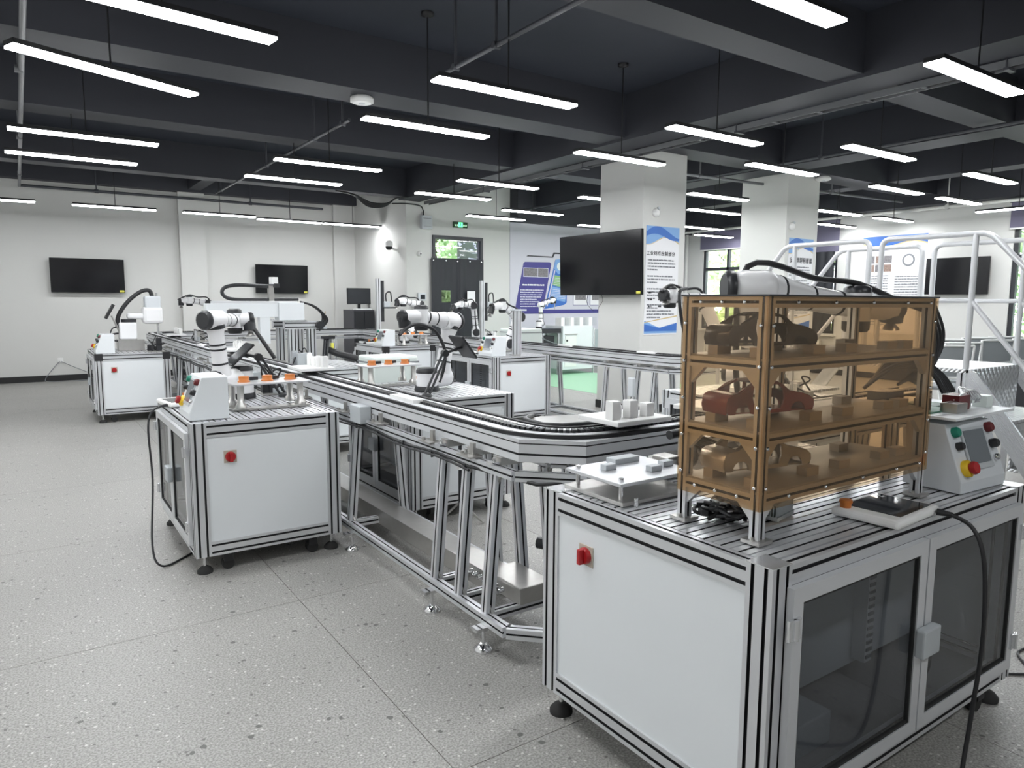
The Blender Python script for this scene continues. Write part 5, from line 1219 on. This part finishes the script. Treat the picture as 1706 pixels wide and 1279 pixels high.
# wall outlet with cords on the back wall
t = thing('wall_outlet', 'white wall socket with two thin cords near the floor of the back wall', 'socket', (.48, Y1-.012, .38))
b = MB(); b.box(-.045, 0, -.045, .045, .012, .045); b.build('face_plate', 'white_plastic', t, .003)
b = MB(); b.tube(spline([(-.01, -.01, -.02), (-.10, -.02, -.12), (-.25, -.04, -.33), (-.18, -.10, -.372), (.2, -.2, -.372), (.5, -.15, -.372)]), .006, 6); b.tube(spline([(.01, -.01, -.02), (.15, -.02, -.10), (.38, -.03, -.22), (.55, -.04, -.30)]), .006, 6); b.build('cord', 'print_grey', t)
# machine in front of the mural
t = thing('glass_fence_machine', 'white machine bench with glass guard panels in front of the mural', 'machine', (8.5, 11.35, 0))
b = MB(); b.box(0, 0, .86, .5, .5, .95); b.build('robot_bench', 'robot_black', t)
for (x, y) in ((.02, .02), (.44, .02), (.02, .44), (.44, .44)): b = MB(); b.prof((x+.02, y+.02, 0), (x+.02, y+.02, .86), .04, .04, 1, 1, (0, 1, 0), .009); b.build('bench_leg', AL, t)
b = MB(); b.box(.10, .1, .62, .40, .4, .80); b.build('bench_box', 'robot_black', t)
b = MB(); b.box(.55, 0, .10, 1.35, .6, 1.0); b.build('white_cabinet', 'panel_white', t, .005)
b = MB(); b.box(.60, -.012, .16, .90, 0, .80); b.build('cabinet_door', 'white_plastic', t); b = MB(); b.cyl((.64, -.02, .70), (.64, -.03, .70), .02, n=10); b.build('door_knob', 'robot_black', t)
b = MB(); b.box(.60, -.02, .82, .92, 0, .84); b.build('cabinet_handle', 'brushed_steel', t)
for k in range(8):
    x = .58+.125*k-.3*0; b = MB(); b.box(x, .1, 1.0, x+.085, .3, 1.17); b.build('storage_bin', 'glass' if k % 2 else 'white_plastic', t, .004)
for (xa, xb) in ((-.65, -.05), (1.40, 1.80), (1.84, 2.35)):
    b = MB(); b.box(xa, -.02, .12, xb, -.012, .92); b.build('glass_panel', 'glass_green', t)
for x in (-.68, 1.37, 1.82, 2.37): b = MB(); b.box(x-.015, -.03, 0, x+.015, 0, .95); b.build('panel_post', 'bright_aluminium', t)
b = MB(); b.tube(spline([(-.7, -.02, .93), (-.3, -.03, .90), (.1, -.05, .72), (.5, -.05, .60)]), .008, 6); b.build('cable', 'print_grey', t)
# cabinet clutter: valves and small devices on the stations
def clutter(label, loc, n, sx, sy, seed):
    rn = random.Random(seed); t = thing('device_cluster', label, 'device', loc)
    b = MB(); b.box(0, 0, 0, sx, sy, .012); b.build('mounting_plate', 'brushed_steel', t)
    for k in range(n):
        x, y = rn.uniform(.03, sx-.05), rn.uniform(.03, sy-.04); h = rn.uniform(.03, .16); b = MB()
        if k % 3: b.box(x-.02, y-.02, .012, x+rn.uniform(.02, .05), y+.03, .012+h)
        else: b.cyl((x, y, .012), (x, y, .012+h), rn.uniform(.012, .03), n=10)
        b.build('component', rn.choice(['robot_black', 'brushed_steel', 'bright_aluminium', 'box_grey', 'white_plastic', 'robot_black']), t)
    for k in range(4):
        b = MB(); p = [(rn.uniform(0, sx), rn.uniform(0, sy), rn.uniform(.03, .2)) for _ in range(4)]; p[0] = (p[0][0], p[0][1], .02); p[-1] = (p[-1][0], p[-1][1], .02); b.tube(spline(p), .006, 6); b.build('cable', 'plastic_black', t)
clutter('small valves and cables at the right edge of the left foreground cabinet', (1.32, 4.96, T+.003), 5, .15, .12, 1)
clutter('cluster of clamps and cables behind the control box on the back centre cabinet', (4.50, 10.05, T+.003), 7, .3, .25, 2)
clutter('dark cluster of grippers on the back right cabinet beside the post', (6.25, 9.75, T+.003), 12, .28, .3, 3)
clutter('cluster of devices beside the SCARA robot', (1.24, 9.86, T+.003), 8, .2, .3, 4)
clutter('device cluster on the farthest cabinet behind the gantry', (2.12, 11.95, T+.003), 9, .3, .25, 5)
clutter('device cluster on the cabinet under the gantry near the belt', (2.09, 6.72, T+.003), 6, .2, .3, 6)
clutter('device cluster on the cabinet hidden behind the display box', (4.0, 2.70, T+.003), 12, .5, .3, 7)
t = thing('cover_box', 'pale green plastic cover box standing on the centre right cabinet', 'box', (4.60, 6.96, T+.003))
bpy.data.objects.remove(t)
t = thing('pale_case', 'pale green white plastic case behind the centre robot', 'case', (2.42, 5.60, 0))
b = MB(); b.box(0, 0, 0, .42, .36, 1.02); b.build('case_body', 'pale_plastic', t, .02); b = MB(); b.box(-.004, -.004, .96, .424, .364, .972); b.build('lid_seam', 'print_grey', t)
t = thing('pale_case', 'pale green translucent case right of the door curtain near the robot', 'case', (5.85, 8.35, 0))
b = MB(); b.box(0, 0, 0, .42, .5, 1.10); b.build('case_body', 'pale_plastic', t, .02); b = MB(); b.box(-.004, -.004, 1.04, .424, .504, 1.05); b.build('lid_seam', 'print_grey', t)
t = thing('mic_stand', 'black upright stand on the floor behind the conveyor legs', 'stand', (2.30, 3.95, 0))
b = MB(); b.cyl((0, 0, .02), (0, 0, .70), .012, n=8); b.build('pole', 'robot_black', t)
b = MB(); b.box(-.02, -.02, .40, .02, .02, .46); b.build('pole_sleeve', 'white_plastic', t)
for a in (0, 2.1, 4.2): b = MB(); b.cyl((0, 0, .18), (.18*math.cos(a), .18*math.sin(a), .005), .008, n=6); b.build('stand_leg', 'brushed_steel', t)
t = thing('grey_handset', 'grey handset hanging on the right conveyor legs', 'device', (5.285, 5.42, .50))
b = MB(); b.box(-.05, -.04, 0, .0, .04, .20); b.build('handset_body', 'panel_grey', t, .01); b = MB(); b.tube([(-.03, 0, 0), (-.05, .02, -.2), (-.04, .03, -.46)], .005, 6); b.build('handset_cable', 'plastic_black', t)
# water container and cable on the floor right of the near cabinet
t = thing('floor_cable', 'thin black cable on the floor at the right edge', 'cable', (3.2, 1.1, .006))
b = MB(); b.tube(spline([(0, 0, 0), (.1, -.05, 0), (.25, .05, 0), (.5, .0, 0)]), .005, 6); b.build('cable', 'plastic_black', t)
